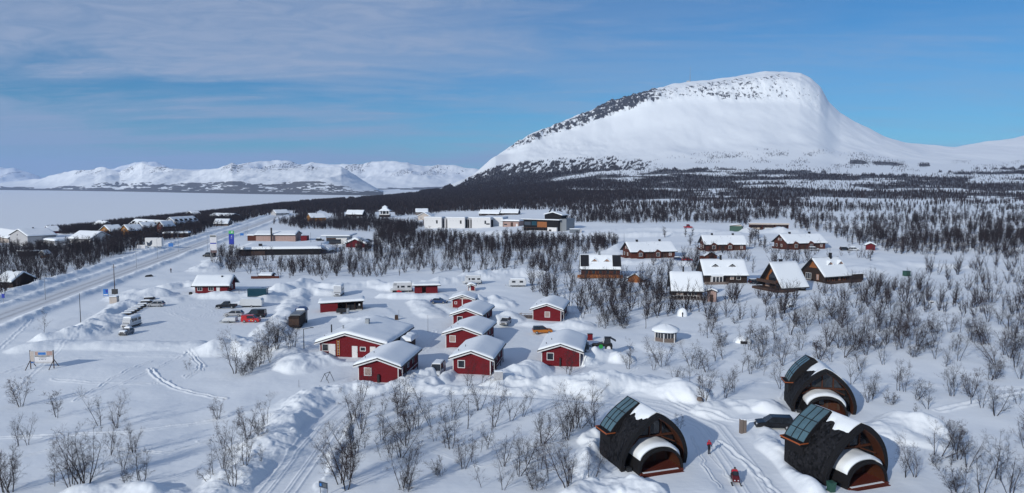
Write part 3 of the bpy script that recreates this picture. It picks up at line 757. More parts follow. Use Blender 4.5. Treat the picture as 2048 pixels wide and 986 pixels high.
def snowcap(x0,x1,y0,y1,base,t,parent,name='roof_snow',nx=14,ny=16,r=.45,seed=0,rag=.0,wav=.12):
    "rounded snow lying on the surface z=base(x,y)"
    mb=MB();P=[]
    xs=np.linspace(x0,x1,nx);ys=np.linspace(y0,y1,ny)
    xs=np.unique(np.concatenate([xs,[x0+.08,x0+.22,x1-.08,x1-.22]]));ys=np.unique(np.concatenate([ys,[y0+.08,y0+.22,y1-.08,y1-.22]]))
    for y in ys:
        row=[]
        for x in xs:
            d=min(x-x0,x1-x,y-y0,y1-y);k=min(1,d/r);e=math.sqrt(max(0,1-(1-k)**2))
            nz=float(vn(x*.7+seed*7,y*.7,200+seed))-.5;n2=float(vn(x*2.1+seed*3,y*2.1,201))-.5
            ex=x;ey=y
            row.append((ex,ey,base(x,y)+.03+e*t*(1+wav*2*nz+wav*n2)+(1-e)*t*.1))
        P.append(row)
    mb.grid(P)
    # skirt down to the roof
    B=[];nr=len(P);nc=len(P[0])
    ring=[P[0][j] for j in range(nc)]+[P[i][nc-1] for i in range(1,nr)]+[P[nr-1][j] for j in range(nc-2,-1,-1)]+[P[i][0] for i in range(nr-2,-1,-1)]
    low=[(p[0],p[1],base(p[0],p[1])+.012) for p in ring]
    mb.grid([ring,low])
    return mb.obj(name,'snow',parent,smooth=True)
class House:
    """W wide gable front at y=0, L long towards +y; ridge parallel to y"""
    def __init__(s,name,label,cat,o,rot,W,L,eave,rise,wall='red',fr=.5,ovs=.7,ovf=.6,ovb=.4,snow=.32,trim='white',group=None,base=.6,apexwall=None,bargeback=False,seed=0,rough=.45):
        s.W,s.L,s.eave,s.rise,s.fr=W,L,eave,rise,fr
        s.root=thing(name,label,cat,*o,rot,group)
        xa=W*fr;s.xa=xa
        w=MB();w.prism([(0,-base),(W,-base),(W,s.zr(W)),(xa,s.zr(xa)),(0,s.zr(0))],0,L);w.obj('wall',wall,s.root)
        if apexwall:
            MB().prism([(0,s.zr(0)+.02),(W,s.zr(W)+.02),(xa,s.zr(xa)-.02)],-.03,.0).obj('gable_panel',apexwall,s.root)
        # roof slab
        x0,x1=-ovs,W+ovs;y0,y1=-ovf,L+ovb
        th=.24
        r=MB();r.prism([(x0,s.zr(x0)),(xa,s.zr(xa)),(x1,s.zr(x1)),(x1,s.zr(x1)+th),(xa,s.zr(xa)+th),(x0,s.zr(x0)+th)],y0,y1);s.roof=r.obj('roof','fascia',s.root)
        if trim:
            for yy in ((y0-.05,y0),) + (((y1,y1+.05),) if bargeback else ()):
                b=MB();d=.17
                b.prism([(x0-.03,s.zr(x0)-.16),(xa,s.zr(xa)-.16),(x1+.03,s.zr(x1)-.16),(x1+.03,s.zr(x1)+.05),(xa,s.zr(xa)+.05),(x0-.03,s.zr(x0)+.05)],*yy);b.obj('bargeboard',trim,s.root)
            for (a,b_) in ((-.03,.1),(W-.1,W+.03)):
                MB().box(a,b_,-.035,.0-.001,-base,s.eave-.02).obj('corner_board',trim,s.root)
            for yy in (0,):
                MB().box(W+.001,W+.035,-.03,.1,-base,s.eave-.02).obj('corner_board',trim,s.root)
        if snow:
            s.snow=snowcap(x0+.05,x1-.05,y0+.12,y1-.03,lambda x,y:s.zr(x)+th-(.10*max(0,1-abs(x-xa)/.7))+.22*snow*(float(vn(x/2.6+seed,y/3.4,77))-.5)*min(1,min(x-x0,x1-x,y-y0,y1-y)/.8),snow,s.root,nx=max(12,int(W*1.6)),ny=max(12,int(L*1.2)),r=rough,seed=seed)
    def zr(s,x):
        return s.eave+s.rise*(x/s.xa if x<=s.xa else (s.W-x)/(s.W-s.xa))
    def _place(s,face,p,z,w,h,out,th):
        "box on a face"
        if face=='F': return (p,p+w,-out-th,-out,z,z+h)
        if face=='R': return (s.W+out,s.W+out+th,p,p+w,z,z+h)
        if face=='L': return (-out-th,-out,p,p+w,z,z+h)
        if face=='B': return (p,p+w,s.L+out,s.L+out+th,z,z+h)
    def win(s,face,p,z,w,h,glass='glass',frame='white',bars=0,name='window'):
        f=MB();t=.11
        a=f.box
        for (dp,dz,ww,hh) in ((0,0,t,h),(w-t,0,t,h),(t,0,w-2*t,t),(t,h-t,w-2*t,t)): f.box(*s._place(face,p+dp,z+dz,ww,hh,.003,.06))
        for i in range(bars): f.box(*s._place(face,p+w*(i+1)/(bars+1)-.03,z+t,.06,h-2*t,.003,.05))
        o=f.obj(name,frame,s.root)
        g=MB().box(*s._place(face,p+t-.01,z+t-.01,w-2*t+.02,h-2*t+.02,.002,.02)).obj('pane',glass,o)
        return o
    def door(s,face,p,z,w,h,m='white'):
        o=MB().box(*s._place(face,p,z,w,h,.002,.07)).obj('door',m,s.root)
        MB().box(*s._place(face,p+.12,z+.15,w-.24,h*.42,.074,.015)).box(*s._place(face,p+.12,z+.25+h*.42,w-.24,h*.42,.074,.015)).obj('door_panel',m,o)
        MB().box(*s._place(face,p+w-.1,z+h*.45,.05,.12,.075,.05)).obj('handle','darkmetal',o)
        return o
    def chimney(s,x,y,h,sz,m='darkmetal',round_=False,cap=True):
        z=s.zr(x)
        mb=MB()
        if round_: mb.cyl((x,y,z),(x,y,z+h),sz,sz,10)
        else: mb.box(x-sz,x+sz,y-sz,y+sz,z,z+h)
        o=mb.obj('chimney',m,s.root)
        if cap:
            if round_: MB().cyl((x,y,z+h+.002),(x,y,z+h+.07),sz*1.35,sz*.6,10).obj('chimney_cap',m,o)
            else: MB().box(x-sz*1.15,x+sz*1.15,y-sz*1.15,y+sz*1.15,z+h+.002,z+h+.08).obj('chimney_cap',m,o)
        return o
    def snag(s,x,y,h=.5):
        z=s.zr(x);MB().cyl((x,y,z),(x,y,z+h+.35),.06,.05,6).cyl((x,y,z+h+.352),(x,y,z+h+.42),.11,.06,6).obj('roof_vent','darkmetal',s.root)
def fp(pxl,pyl,pxr,pyr):
    "two base points in the picture -> origin, rotation, width"
    x0,y0=flat(pxl,pyl);x1,y1=flat(pxr,pyr);w=math.hypot(x1-x0,y1-y0);rot=math.atan2(y1-y0,x1-x0)
    z=float(min(hb(x0,y0),hb(x1,y1)));PADS.append(((x0+x1)/2,(y0+y1)/2,w*.35))
    return (x0,y0,z),rot,w
def front_house(name,label,cat,a,b,L,**k):
    o,rot,w=fp(*a,*b);return House(name,label,cat,o,rot,w,L,**k)
def long_house(name,label,cat,a,b,W,tilt=0,**k):
    "a,b: near-left and near-right base points of the long side; gable F on the left, B on the right; long side = face R"
    o,rot,w=fp(*a,*b);rot+=R(tilt);w/=math.cos(R(tilt));r2=rot-PI/2
    ox=o[0]-W*math.cos(r2);oy=o[1]-W*math.sin(r2)
    return House(name,label,cat,(ox,oy,o[2]),r2,W,w,**k)
# ================================================================ red cabins
def red_cabin(label,a,b,wx,seed,back=True,L=12.6,eave=2.85,rise=1.15,glass='curtain',side=True,wh=1.4,wz=1.05):
    h=front_house('red_cabin',label,'cabin',a,b,L,eave=eave,rise=rise,seed=seed,group='red cabins of the holiday village')
    h.win('F',wx,wz,1.3,wh,glass)
    if side:
        for p in (1.6,5.4,8.6): h.win('R',p,1.2,1.0,1.1,'glass',bars=1)
        h.door('R',3.6,.0,.95,2.1,'wooddark')
        for p in (2.9,7.4,10.2): MB().box(h.W+.45,h.W+.57,p,p+.12,-.5,h.eave-.15).obj('porch_post','darkmetal',h.root)
        MB().box(h.W+.47,h.W+.55,3.1,10.2,.9,.98).obj('porch_rail','white',h.root)
    h.snag(h.W*.1,1.6);h.snag(h.W*.2,4.2);
    MB().cyl((h.W+.62,.25,-.4),(h.W+.62,.25,h.eave-.15),.05,.05,6).cyl((h.W+.62,.25,h.eave-.15),(h.W+.55,-.3,h.eave-.02),.05,.05,6).obj('downpipe','white',h.root)
    return h
def cabins():
    h=red_cabin('red cabin nearest the ploughed lane with a curtained window and dark wall box',(717,763),(797,766),1.0,1)
    MB().box(3.35,3.75,-.35,-.04,-.2,1.25).box(3.4,3.7,-.33,-.06,1.252,1.4).obj('wall_cabinet','black',h.root)
    h=red_cabin('red cabin right of the parked white van with a grey window in its gable',(906,747),(981,750),.85,2,glass='glass')
    red_cabin('red cabin second in the row with snow heaped by its right corner',(891.6,694),(960,697),.8,3,glass='curtain')
    red_cabin('red cabin furthest in the row, half hidden by the cabin before it',(906,653),(961,655),1.0,4,glass='glass')
    h=red_cabin('red cabin beside the green tractor with a grey window and dark wall post',(1083,731),(1160,734),.95,5,glass='glass')
    MB().box(3.3,3.55,-.3,-.04,-.2,1.5).box(3.25,3.6,-.34,-.02,1.502,1.58).obj('wall_cabinet','black',h.root)
    h=red_cabin('red cabin with a timber deck and stairs at its left, above the orange car',(1065.6,641),(1122,643),2.9,6,glass='curtain',wz=.9)
    # deck with stair and railing on its left
    d=MB().box(-3.0,-.02,.5,4.5,.35,.5).obj('deck','greywood',h.root)
    r=MB()
    for i in range(4): r.box(-3.0+i*.96,-2.92+i*.96,.5,.58,.5,1.5)
    r.box(-3.0,-.05,.5,.58,1.5,1.58);r.box(-3.0,-.05,.5,.58,1.0,1.06);r.obj('railing','greywood',h.root)
    st=MB()
    for i in range(7): st.box(-3.35-i*.33,-3.02-i*.33,.7,1.9,.3-i*.14,.38-i*.14)
    so=st.obj('stair','greywood',h.root)
    rr=MB()
    for yy in (.66,1.94):
        rr.cyl((-3.0,yy,1.5),(-5.6,yy,.35),.045,.045,5);
        for i in range(4): rr.box(-3.2-i*.75,-3.12-i*.75,yy-.04,yy+.04,.0-i*.2,1.35-i*.32)
    rr.obj('stair_rail','greywood',so)
    # main lodge
    o,rot,w=fp(640,712,770,717)
    h=House('red_lodge','largest red building, wide gable with white doors and a ladder on the wall','lodge',o,rot,w,16.5,2.75,1.75,wall='red',fr=.41,snow=.5,seed=7,ovs=.8,ovf=.7)
    h.win('F',.45,1.0,1.35,1.45,'glass');h.door('F',1.86,.05,1.3,2.4);h.door('F',6.5,.0,1.1,2.2);h.win('F',8.1,1.25,1.15,.85,'glass');h.door('F',10.1,.0,1.1,2.2)
    l=MB().box(3.55,3.62,-.16,-.09,.3,3.3).box(3.98,4.05,-.16,-.09,.3,3.3).obj('ladder','yellow_paint',h.root)
    lr=MB()
    for i in range(9): lr.box(3.62,3.98,-.15,-.11,.5+i*.31,.55+i*.31)
    lr.obj('ladder_rungs','white',l)
    h.chimney(.55,4.5,2.3,.13,'darkmetal',True);h.chimney(2.4,6.0,1.3,.16,'galv',True);h.chimney(h.xa+1.2,8.5,1.6,.38,'galv');h.snag(.3,1.6)
    # low wing at the right rear
    w2=MB().box(h.W+.002,h.W+2.6,7.,11.5,-.6,2.1).obj('side_wing','wooddark',h.root)
    snowcap(h.W+.85,h.W+3.2,6.6,11.9,lambda x,y:2.1-.05*(x-h.W),.75,h.root,r=.7,seed=8,wav=.3)
    # reception cabin by the car park
    h=long_house('red_house','red house with three windows and a snow roof at the car park entrance','house',(390,587.5),(454.5,587),7.6,eave=2.7,rise=2.2,wall='red',seed=9,ovs=.9,ovf=.8,ovb=1.1,snow=.45,bargeback=True,apexwall=None)
    L=h.L
    for p in (.7,4.0): h.win('R',p,.9,1.5,1.3,'glass',bars=1)
    h.door('R',6.4,0,1.0,2.1,'white');h.win('B',2.4,1.0,1.2,1.2,'glass');h.door('B',5.0,0,.9,2.0,'wooddark')
    h.chimney(5.2,7.4,1.0,.2,'black')
    MB().box(h.W+.9,h.W+1.6,-1.2,-.4,-.2,.7).obj('step_box','black',h.root)
    # carport shed
    o,rot,w=fp(640.5,624,726,621)
    t=thing('carport_shed','red shed with an open dark carport bay at its right end','carport',*o,rot)
    MB().box(0,4.4,.0,5.2,-.4,2.1).obj('wall','red',t)
    mb=MB().box(4.402,w,4.9,5.2,-.4,2.4).box(w-.15,w,.6,4.898,-.4,2.35).box(4.402,4.5,.6,4.898,-.4,2.3);mb.obj('carport_wall','wooddark',t)
    for xx in (6.6,8.8,w-.2): MB().box(xx-.07,xx+.07,.45,.59,-.4,2.42).obj('post','wooddark',t)
    MB().box(6.7,8.7,1.4,4.3,-.1,1.5).box(9.,10.4,2.,4.3,-.1,1.2).obj('stored_boxes','black',t)
    MB().box(4.2,w+.1,.25,.44,2.2,2.42).obj('carport_beam','blackboard',t)
    zf=lambda x,y:2.16+.03*x+.06*y
    P=[[(-.3,-.3,zf(-.3,-.3)),(w+.3,-.3+.4,zf(w,0))],[(-.3,5.6,zf(-.3,5.6)),(w+.3,5.6,zf(w,5.6))]]
    MB().prism([(-.4,zf(0,0)+0),(w+.4,zf(w,0)+.0),(w+.4,zf(w,0)+.12),(-.4,zf(0,0)+.12)],-.3,5.7).obj('roof','fascia',t)
    snowcap(-.5,w+.5,-.35,5.8,lambda x,y:2.29+.03*x,.55,t,r=.5,seed=10)
    MB().box(w-1.1,w-.7,.35,.44,1.3,1.75).obj('round_sign','white',t)
    # atv trailer by the carport
    x,y,z=G(686,628);t=thing('cargo_trailer','small dark mesh trailer standing behind the lodge roof','trailer',x,y,z,.1)
    MB().box(-1.6,.9,-.7,.7,.35,1.25).obj('body','black',t,bevel=.05);MB().box(.95,1.5,-.72,.72,.2,1.3).obj('side_panel','galv',t)
    for s_ in (-1,1): MB().cyl((-.3,s_*.72,.3),(-.3,s_*.9,.3),.3,.3,12).obj('wheel','tyre',t)
    # red shed with mono roof
    o,rot,w=fp(829.4,587,875.4,586)
    t=thing('red_shed','small red shed with an open dark doorway beside the snowy truck','shed',*o,rot)
    MB().box(0,2.2,0,4,-.4,2.3).box(3.4,w,0,4,-.4,2.3).box(2.202,3.398,1.6,4,-.4,2.3).box(2.202,3.398,0,.2,1.9,2.3).obj('wall','red',t)
    MB().box(2.2,3.4,1.5,1.59,-.3,1.9).obj('door','wooddark',t)
    MB().prism([(-.5,2.95),(w+.9,2.95),(w+.9,2.3),(w+.9,2.31)][:0] or [(-.6,2.31),(w+1,2.31),(w+1,2.5),(-.6,2.5)],-.9,4.6).obj('roof','black',t)
    snowcap(-.7,w+.95,-.8,4.8,lambda x,y:2.5,.45,t,r=.4,seed=11)
    # tiny hut
    h=front_house('red_hut','tiny red playhouse hut with white trim before the motorhome','hut',(936,581),(950,581),2.2,eave=1.5,rise=.5,snow=.4,ovs=.4,ovf=.9,seed=12)
    h.door('F',.3,0,.6,1.4)
    # double garage with pale gable
    h=front_house('red_garage','red double garage with a pale gable top behind the cabin row','garage',(904.5,615.5),(945,616),6.5,eave=2.35,rise=.95,apexwall='pale',seed=13,ovs=.9)
    MB().box(h.W*.5-.12,h.W*.5+.12,-.05,-.002,-.4,2.35).obj('door_post','white',h.root)
    for i,a in enumerate((.25,h.W*.5+.2)): MB().box(a,a+h.W*.5-.45,-.03,-.003,0,2.1).obj('garage_door','redupright',h.root)
    h.win('F',.6,1.0,.7,.7,'glass');
# ================================================================ chalets and log houses on the right
def chalets():
    GL='long log houses on the rise'
    for i,(a,b,lab,sd) in enumerate((((1263,518),(1353.5,517),'leftmost long brown log house with two roof chimneys',21),
                               ((1411.5,502),(1492.4,502.5),'middle long brown log house with two roof chimneys, above the twin-dormer chalet',22),
                               ((1575,500),(1659,499),'rightmost long brown log house with two roof chimneys and a pale car by its wall',23))):
        h=long_house('log_house',lab,'house',a,b,11,tilt=15,eave=3.4,rise=3.3,wall='log',trim=None,seed=sd,ovs=1.0,ovf=1.1,ovb=.9,snow=.38,group=GL)
        L=h.L
        # projecting bays under short cross roofs
        for p in (L*.12,L*.52):
            MB().prism([(p,-.5),(p+2.6,-.5),(p+2.6,3.2),(p+1.3,4.0),(p,3.2)],h.W+.002,h.W+1.3,'x').obj('bay','log',h.root)
            f=MB();f.box(h.W+1.303,h.W+1.36,p+.5,p+2.0,1.1,2.7);w_=f.obj('window','white',h.root)
            MB().box(h.W+1.362,h.W+1.38,p+.62,p+1.2,1.2,2.6).box(h.W+1.362,h.W+1.38,p+1.3,p+1.88,1.2,2.6).obj('pane','glass',w_)
            snowcap(p-.3,p+2.9,0,1.9,lambda x,y:0,.2,h.root,nx=6,ny=6) if 0 else None
        h.win('R',L*.86,1.1,1.2,1.5,'curtain');
        for p in (L*.36,L*.43,L*.72,L*.78): h.door('R',p,0,.9,2.2,'wooddark')
        h.win('F',1.5,1.0,1.3,1.4,'glass');h.win('F',5.5,1.0,1.3,1.4,'curtain');h.win('F',3.2,4.0,1.1,1.1,'curtain');h.win('F',5.2,4.0,1.1,1.1,'glass')
        MB().box(1.,8.5,-1.9,-.02,.15,.3).box(1.,8.5,-1.9,-1.8,.3,1.1).obj('balcony','log',h.root)
        h.chimney(h.xa,L*.22,1.2,.42,'black');h.chimney(h.xa,L*.75,1.2,.42,'black')
        for (xx,yy) in ((h.xa+1.6,L*.42),(h.xa+2.6,L*.44),(h.xa+1.5,L*.6),(h.xa+2.6,L*.66)): h.snag(xx,yy,.45)
    # solar roof chalet
    h=long_house('chalet','brown chalet with a black solar panel at each end of its snow roof','chalet',(1163,555),(1240,555.5),8.5,eave=3.6,rise=3.9,wall='log',trim=None,seed=24,ovs=.9,ovf=.7,snow=.42)
    L=h.L
    def dormer(h,p,front=.38,m='wood',wd=2.0,gl='glass'):
        "small gable dormer on the near roof slope"
        xf=h.W-h.W*.5*front*1.0+.2;z0=h.zr(xf)
        pr=[(p-wd/2,z0-.2),(p+wd/2,z0-.2),(p+wd/2,z0+.75),(p,z0+1.6),(p-wd/2,z0+.75)]
        d=MB().prism(pr,xf-3,xf,'x').obj('dormer',m,h.root)
        MB().box(xf+.002,xf+.06,p-.45,p+.45,z0+.15,z0+.95).obj('window_frame','white',d)
        MB().box(xf+.062,xf+.08,p-.36,p-.03,z0+.23,z0+.87).box(xf+.062,xf+.08,p+.03,p+.36,z0+.23,z0+.87).obj('pane',gl,d)
        s=MB();
        s.prism([(p-wd/2-.35,z0+.5),(p,z0+1.62),(p+wd/2+.35,z0+.5),(p+wd/2+.35,z0+.85),(p,z0+2.05),(p-wd/2-.35,z0+.85)],xf-3.2,xf+.35,'x').obj('dormer_snow','snow',d,bevel=.12,seg=3)
    dormer(h,L*.34);dormer(h,L*.66)
    for p0,p1 in ((-.4,2.6),(L-2.6,L+.4)):
        x1=h.W+.3;x0=h.xa+.6
        v=[(x0,h.zr(x0)+.68),(x1,h.zr(x1)+.68),(x1,h.zr(x1)+.78),(x0,h.zr(x0)+.78)]
        MB().prism(v,p0,p1).obj('solar_panel','black',h.root)
    h.chimney(h.xa+.2,L*.47,1.6,.35,'metal')
    for p in (1.2,3.6,6.,8.6,11.): 
        if p<L-1: h.win('R',p,1.2,1.3,1.7,'glass','wood')
    MB().box(h.W+.2,h.W+2.4,-1.5,L+.8,.2,.4).box(h.W+2.3,h.W+2.4,-1.5,L+.8,.4,1.3).obj('terrace','wood',h.root)
    # white roofed dark house
    h=long_house('chalet','dark house under a plain thick snow roof with a pale veranda','chalet',(1345,596),(1405,597),9,eave=2.9,rise=4.2,wall='logdark',trim=None,seed=25,ovs=1.1,ovf=.7,snow=.38)
    L=h.L;h.win('R',1.2,.9,1.8,1.5,'curtain');h.win('R',L*.5,.8,1.2,1.6,'glass');h.win('R',L*.5+1.8,.8,1.2,1.6,'glass');h.door('R',L-1.6,0,1,2.1,'wooddark');h.chimney(h.xa+.3,L*.4,1.9,.22,'black')
    d=MB().box(h.W+.05,h.W+2.5,-.8,L+.8,-.1,.12).obj('deck','greywood',h.root)
    r=MB()
    for i in range(12): r.box(h.W+2.38,h.W+2.46,-.8+i*(L+1.5)/11,-.72+i*(L+1.5)/11,.12,1.05)
    r.box(h.W+2.37,h.W+2.47,-.8,L+.8,1.05,1.13).obj('railing','white',h.root)
    # twin dormer chalet
    h=long_house('chalet','chalet with twin black dormers and a white sunroom','chalet',(1409,566),(1494,566),9.5,eave=3.2,rise=3.9,wall='logdark',trim=None,seed=26,ovs=1.0,ovf=.7,snow=.38)
    L=h.L;dormer(h,L*.28,.42,'black',2.4);dormer(h,L*.68,.42,'black',2.4);h.chimney(h.xa+.2,L*.45,1.9,.32,'black')
    b=MB().box(h.W+.002,h.W+1.9,L*.14,L*.40,-.3,2.6).obj('sunroom','white',h.root)
    g=MB()
    for i in range(3): g.box(h.W+1.902,h.W+1.93,L*.16+i*L*.08,L*.16+i*L*.08+L*.06,.5,2.3)
    g.obj('pane','glass',b)
    MB().prism([(L*.12,2.62),(L*.42,2.62),(L*.42,2.95),(L*.12,2.95)],h.W-.5,h.W+2.1,'x').obj('sunroom_snow','snow',b,bevel=.1)
    h.win('R',L*.6,1.2,1.2,1.0,'curtain');h.win('R',L*.75,1.1,1.4,1.2,'glass')
    MB().box(h.W+.9,h.W+3.2,-.8,L*.5,-.35,-.1).box(h.W+3.1,h.W+3.2,-.8,L*.5,-.1,.8).obj('terrace','greywood',h.root)
    # steep A frame
    h=long_house('chalet','steep honey-gabled chalet with a curved balcony, nearest on the right','chalet',(1566,583),(1619,582),9.5,tilt=14,eave=2.2,rise=6.0,wall='logdark',trim=None,seed=27,ovs=1.1,ovf=1.6,snow=.38)
    L=h.L
    MB().prism([(1.2,2.3),(h.W-1.2,2.3),(h.xa,h.zr(h.xa)-.5)],-.06,-.003).obj('gable_panel','wood',h.root)
    MB().prism([(3.,2.6),(h.W-3.,2.6),(h.W-3.,4.2),(h.xa,5.8),(3.,4.2)],-.1,-.062).obj('gable_window','glass',h.root)
    MB().box(.3,h.W-.3,-2.6,-.12,2.3,2.5).box(.3,h.W-.3,-2.6,-2.5,2.5,3.3).obj('balcony','wooddark',h.root)
    MB().prism([(-.5,-3.6),(h.W+.6,-3.6),(h.W+1.8,-1.5),(h.W+1.8,L*.35),(h.W+.1,L*.35),(h.W+.1,-.1),(-.5,-.1)],.0,.75,'z').obj('terrace','wooddark',h.root)
    h.win('F',1.4,.3,2.0,1.6,'curtain','wood');h.win('F',6.,.3,2.2,1.6,'glass','wood')
    h.win('R',L*.1,.1,1.5,1.9,'glass','wood');h.win('R',L*.3,.1,1.5,1.9,'curtain','white',1);h.win('R',L*.46,.1,1.5,1.9,'glass','wood');h.win('R',L*.8,.5,1.2,.9,'curtain')
    h.chimney(h.xa-1.,L*.42,2.3,.42,'black')
    # right chalet with dormers
    h=long_house('chalet','rightmost chalet with two honey dormers and a low dark wing','chalet',(1650,566),(1706,564),10,tilt=12,eave=2.8,rise=5.0,wall='logdark',trim=None,seed=28,ovs=1.,ovf=1.4,snow=.38)
    L=h.L;dormer(h,L*.42,.5,'wood',2.2);dormer(h,L*.86,.5,'wood',2.2);h.chimney(h.xa+.6,L*.62,2.2,.38,'black')
    MB().prism([(3.,4.6),(h.W-3.,4.6),(h.xa,h.zr(h.xa)-.3)],-.06,-.003).obj('gable_panel','wood',h.root)
    h.win('F',1.6,.5,2.4,2.2,'glass','white',2);h.win('F',6.2,.6,1.2,2.0,'curtain','wood')
    for p in (.1,.3,.55,.75): h.win('R',L*p,.5,1.1,1.5,'glass' if p!=.55 else 'curtain','wood')
    MB().box(h.W-1.2,h.W+.6,L+.002,L+6.2,-.4,2.4).obj('wing','logdark',h.root);snowcap(h.W-3.,h.W+.9,L,L+6.4,lambda x,y:2.42,.3,h.root,seed=3)
    MB().box(h.W+.6,h.W+2.8,-.5,L+3,-.1,.1).box(h.W+2.7,h.W+2.8,-.5,L+3,.1,.9).obj('terrace','wooddark',h.root)
    # small sheds
    h=front_house('storage_shed','small honey-coloured gabled shed among birches right of the solar chalet','shed',(1256,564),(1284,566),4,eave=1.3,rise=1.6,wall='wood',trim=None,snow=.2,ovs=.7,seed=29)
    h=front_house('outhouse','pinkish upright outhouse beside the plain snow-roofed house','outhouse',(1414,603),(1432,604),2.6,eave=2.9,rise=.5,wall='pink',trim=None,snow=.3,ovs=.5,seed=30)
    h.door('F',h.W*.3,0,.9,2.0,'wooddark')
    h=front_house('brown_shed','low brown shed with a peaked roof below the middle log house','shed',(1411,519),(1434,519),4,eave=1.6,rise=1.5,wall='log',trim=None,snow=.12,ovs=.7,seed=31)
    MB().box(-2.4,-.02,.5,3,-.3,1.4).obj('lean_to','log',h.root)
    h=front_house('red_hut','small orange-red hut beyond the parked cars on the right rise','hut',(1732,499),(1750,499.5),4,eave=2.,rise=.9,wall='red',trim=None,snow=.5,seed=32)
    x,y,z=G(1813,551);t=thing('green_booth','small dark green booth alone in the snow right of the chalets','booth',x,y,z,.2)
    MB().box(-.95,.95,-.9,.9,-.2,1.7).obj('wall','green',t,bevel=.04);MB().box(-1.05,1.05,-1.,1.,1.7,1.82).obj('roof','green',t)
    # gazebo
    x,y,z=G(1331,681);z-=.15
    t=thing('gazebo','hexagonal white-posted gazebo under a thick dome of snow','gazebo',x,y,z,.15)
    def hexa(r,k=6,a0=0): return [(r*math.cos(a0+2*PI*i/k),r*math.sin(a0+2*PI*i/k)) for i in range(k)]
    hx=hexa(2.35)
    for i in range(6):
        (xa,ya),(xb,yb)=hx[i],hx[(i+1)%6];d=Vector((xb-xa,yb-ya,0));n=Vector((yb-ya,-(xb-xa),0)).normalized()
        def q(u,out,z_): return (xa+d.x*u+n.x*out,ya+d.y*u+n.y*out,z_)
        mb=MB();mb.v=[q(.05,0,-.4),q(.95,0,-.4),q(.95,-.1,-.4),q(.05,-.1,-.4),q(.05,0,1.0),q(.95,0,1.0),q(.95,-.1,1.0),q(.05,-.1,1.0)];mb.f=MB().box(0,1,0,1,0,1).f
        mb.obj('wall_panel','greywood',t)
        mb=MB();mb.v=[q(.08,-.03,1.0),q(.92,-.03,1.0),q(.92,-.06,1.0),q(.08,-.06,1.0),q(.08,-.03,2.1),q(.92,-.03,2.1),q(.92,-.06,2.1),q(.08,-.06,2.1)];mb.f=MB().box(0,1,0,1,0,1).f
        wo=mb.obj('window_pane','glass',t)
        for u in (.04,.34,.64,.94):
            m2=MB();m2.v=[q(u,.02,1.0),q(u+.035,.02,1.0),q(u+.035,-.02,1.0),q(u,-.02,1.0),q(u,.02,2.1),q(u+.035,.02,2.1),q(u+.035,-.02,2.1),q(u,-.02,2.1)];m2.f=MB().box(0,1,0,1,0,1).f
            m2.obj('window_frame','white',wo)
        MB().box(xa-.08,xa+.08,ya-.08,ya+.08,-.4,2.2).obj('post','white',t)
    MB().prism(hexa(2.95),2.2,2.32,'z').obj('roof','fascia',t)
    P=[]
    for k,(r,zz) in enumerate(((3.0,2.32),(3.05,2.5),(2.9,2.75),(2.3,3.05),(1.5,3.4),(.7,3.62),(.02,3.7))):
        P.append([(r*math.cos(2*PI*i/18)*(1-.05*(i%3!=0)),r*math.sin(2*PI*i/18)*(1-.05*(i%3!=0)),zz+.06*math.sin(i*1.7)) for i in range(19)])
    MB().grid(P).obj('roof_snow','snow',t,smooth=True)
    # snowed-over hut with dark opening
    def hut(px,py,r,h,lab,nm,cat,door):
        x,y,z=G(px,py);t=thing(nm,lab,cat,x,y,z-.1,0)
        P=[]
        for k in range(7):
            a=k/6*PI/2
            P.append([(r*math.cos(a)**.8*math.cos(2*PI*i/20)*(1+.08*math.sin(i*2.3)),r*math.cos(a)**.8*math.sin(2*PI*i/20)*(1+.08*math.sin(i*2.3)),h*math.sin(a)*(1+.04*math.sin(i*1.3+k))) for i in range(21)])
        MB().grid(P).obj('snow_mound','snow',t,smooth=True)
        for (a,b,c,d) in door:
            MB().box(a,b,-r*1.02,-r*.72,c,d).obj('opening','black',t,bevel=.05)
    hut(1365,632,1.35,2.1,'white snow-covered cone hut with a narrow dark doorway','snow_hut','hut',[(-.45,-.15,0,1.2)])
    hut(1486,684,1.9,1.4,'snowed-over hut with broken dark gaps in its front, far right of the gazebo','snowed_hut','hut',[(-1.0,.3,.1,.7)])
    hut(1582,612,1.3,.9,'small snow mound with a dark slit below the honey-gabled chalet','snow_mound','mound',[(-1.0,.2,.15,.55)])
    hut(1863,606,1.0,.7,'low snow mound with a dark slit among birches on the right','snow_mound','mound',[(-.8,.1,.2,.45)])
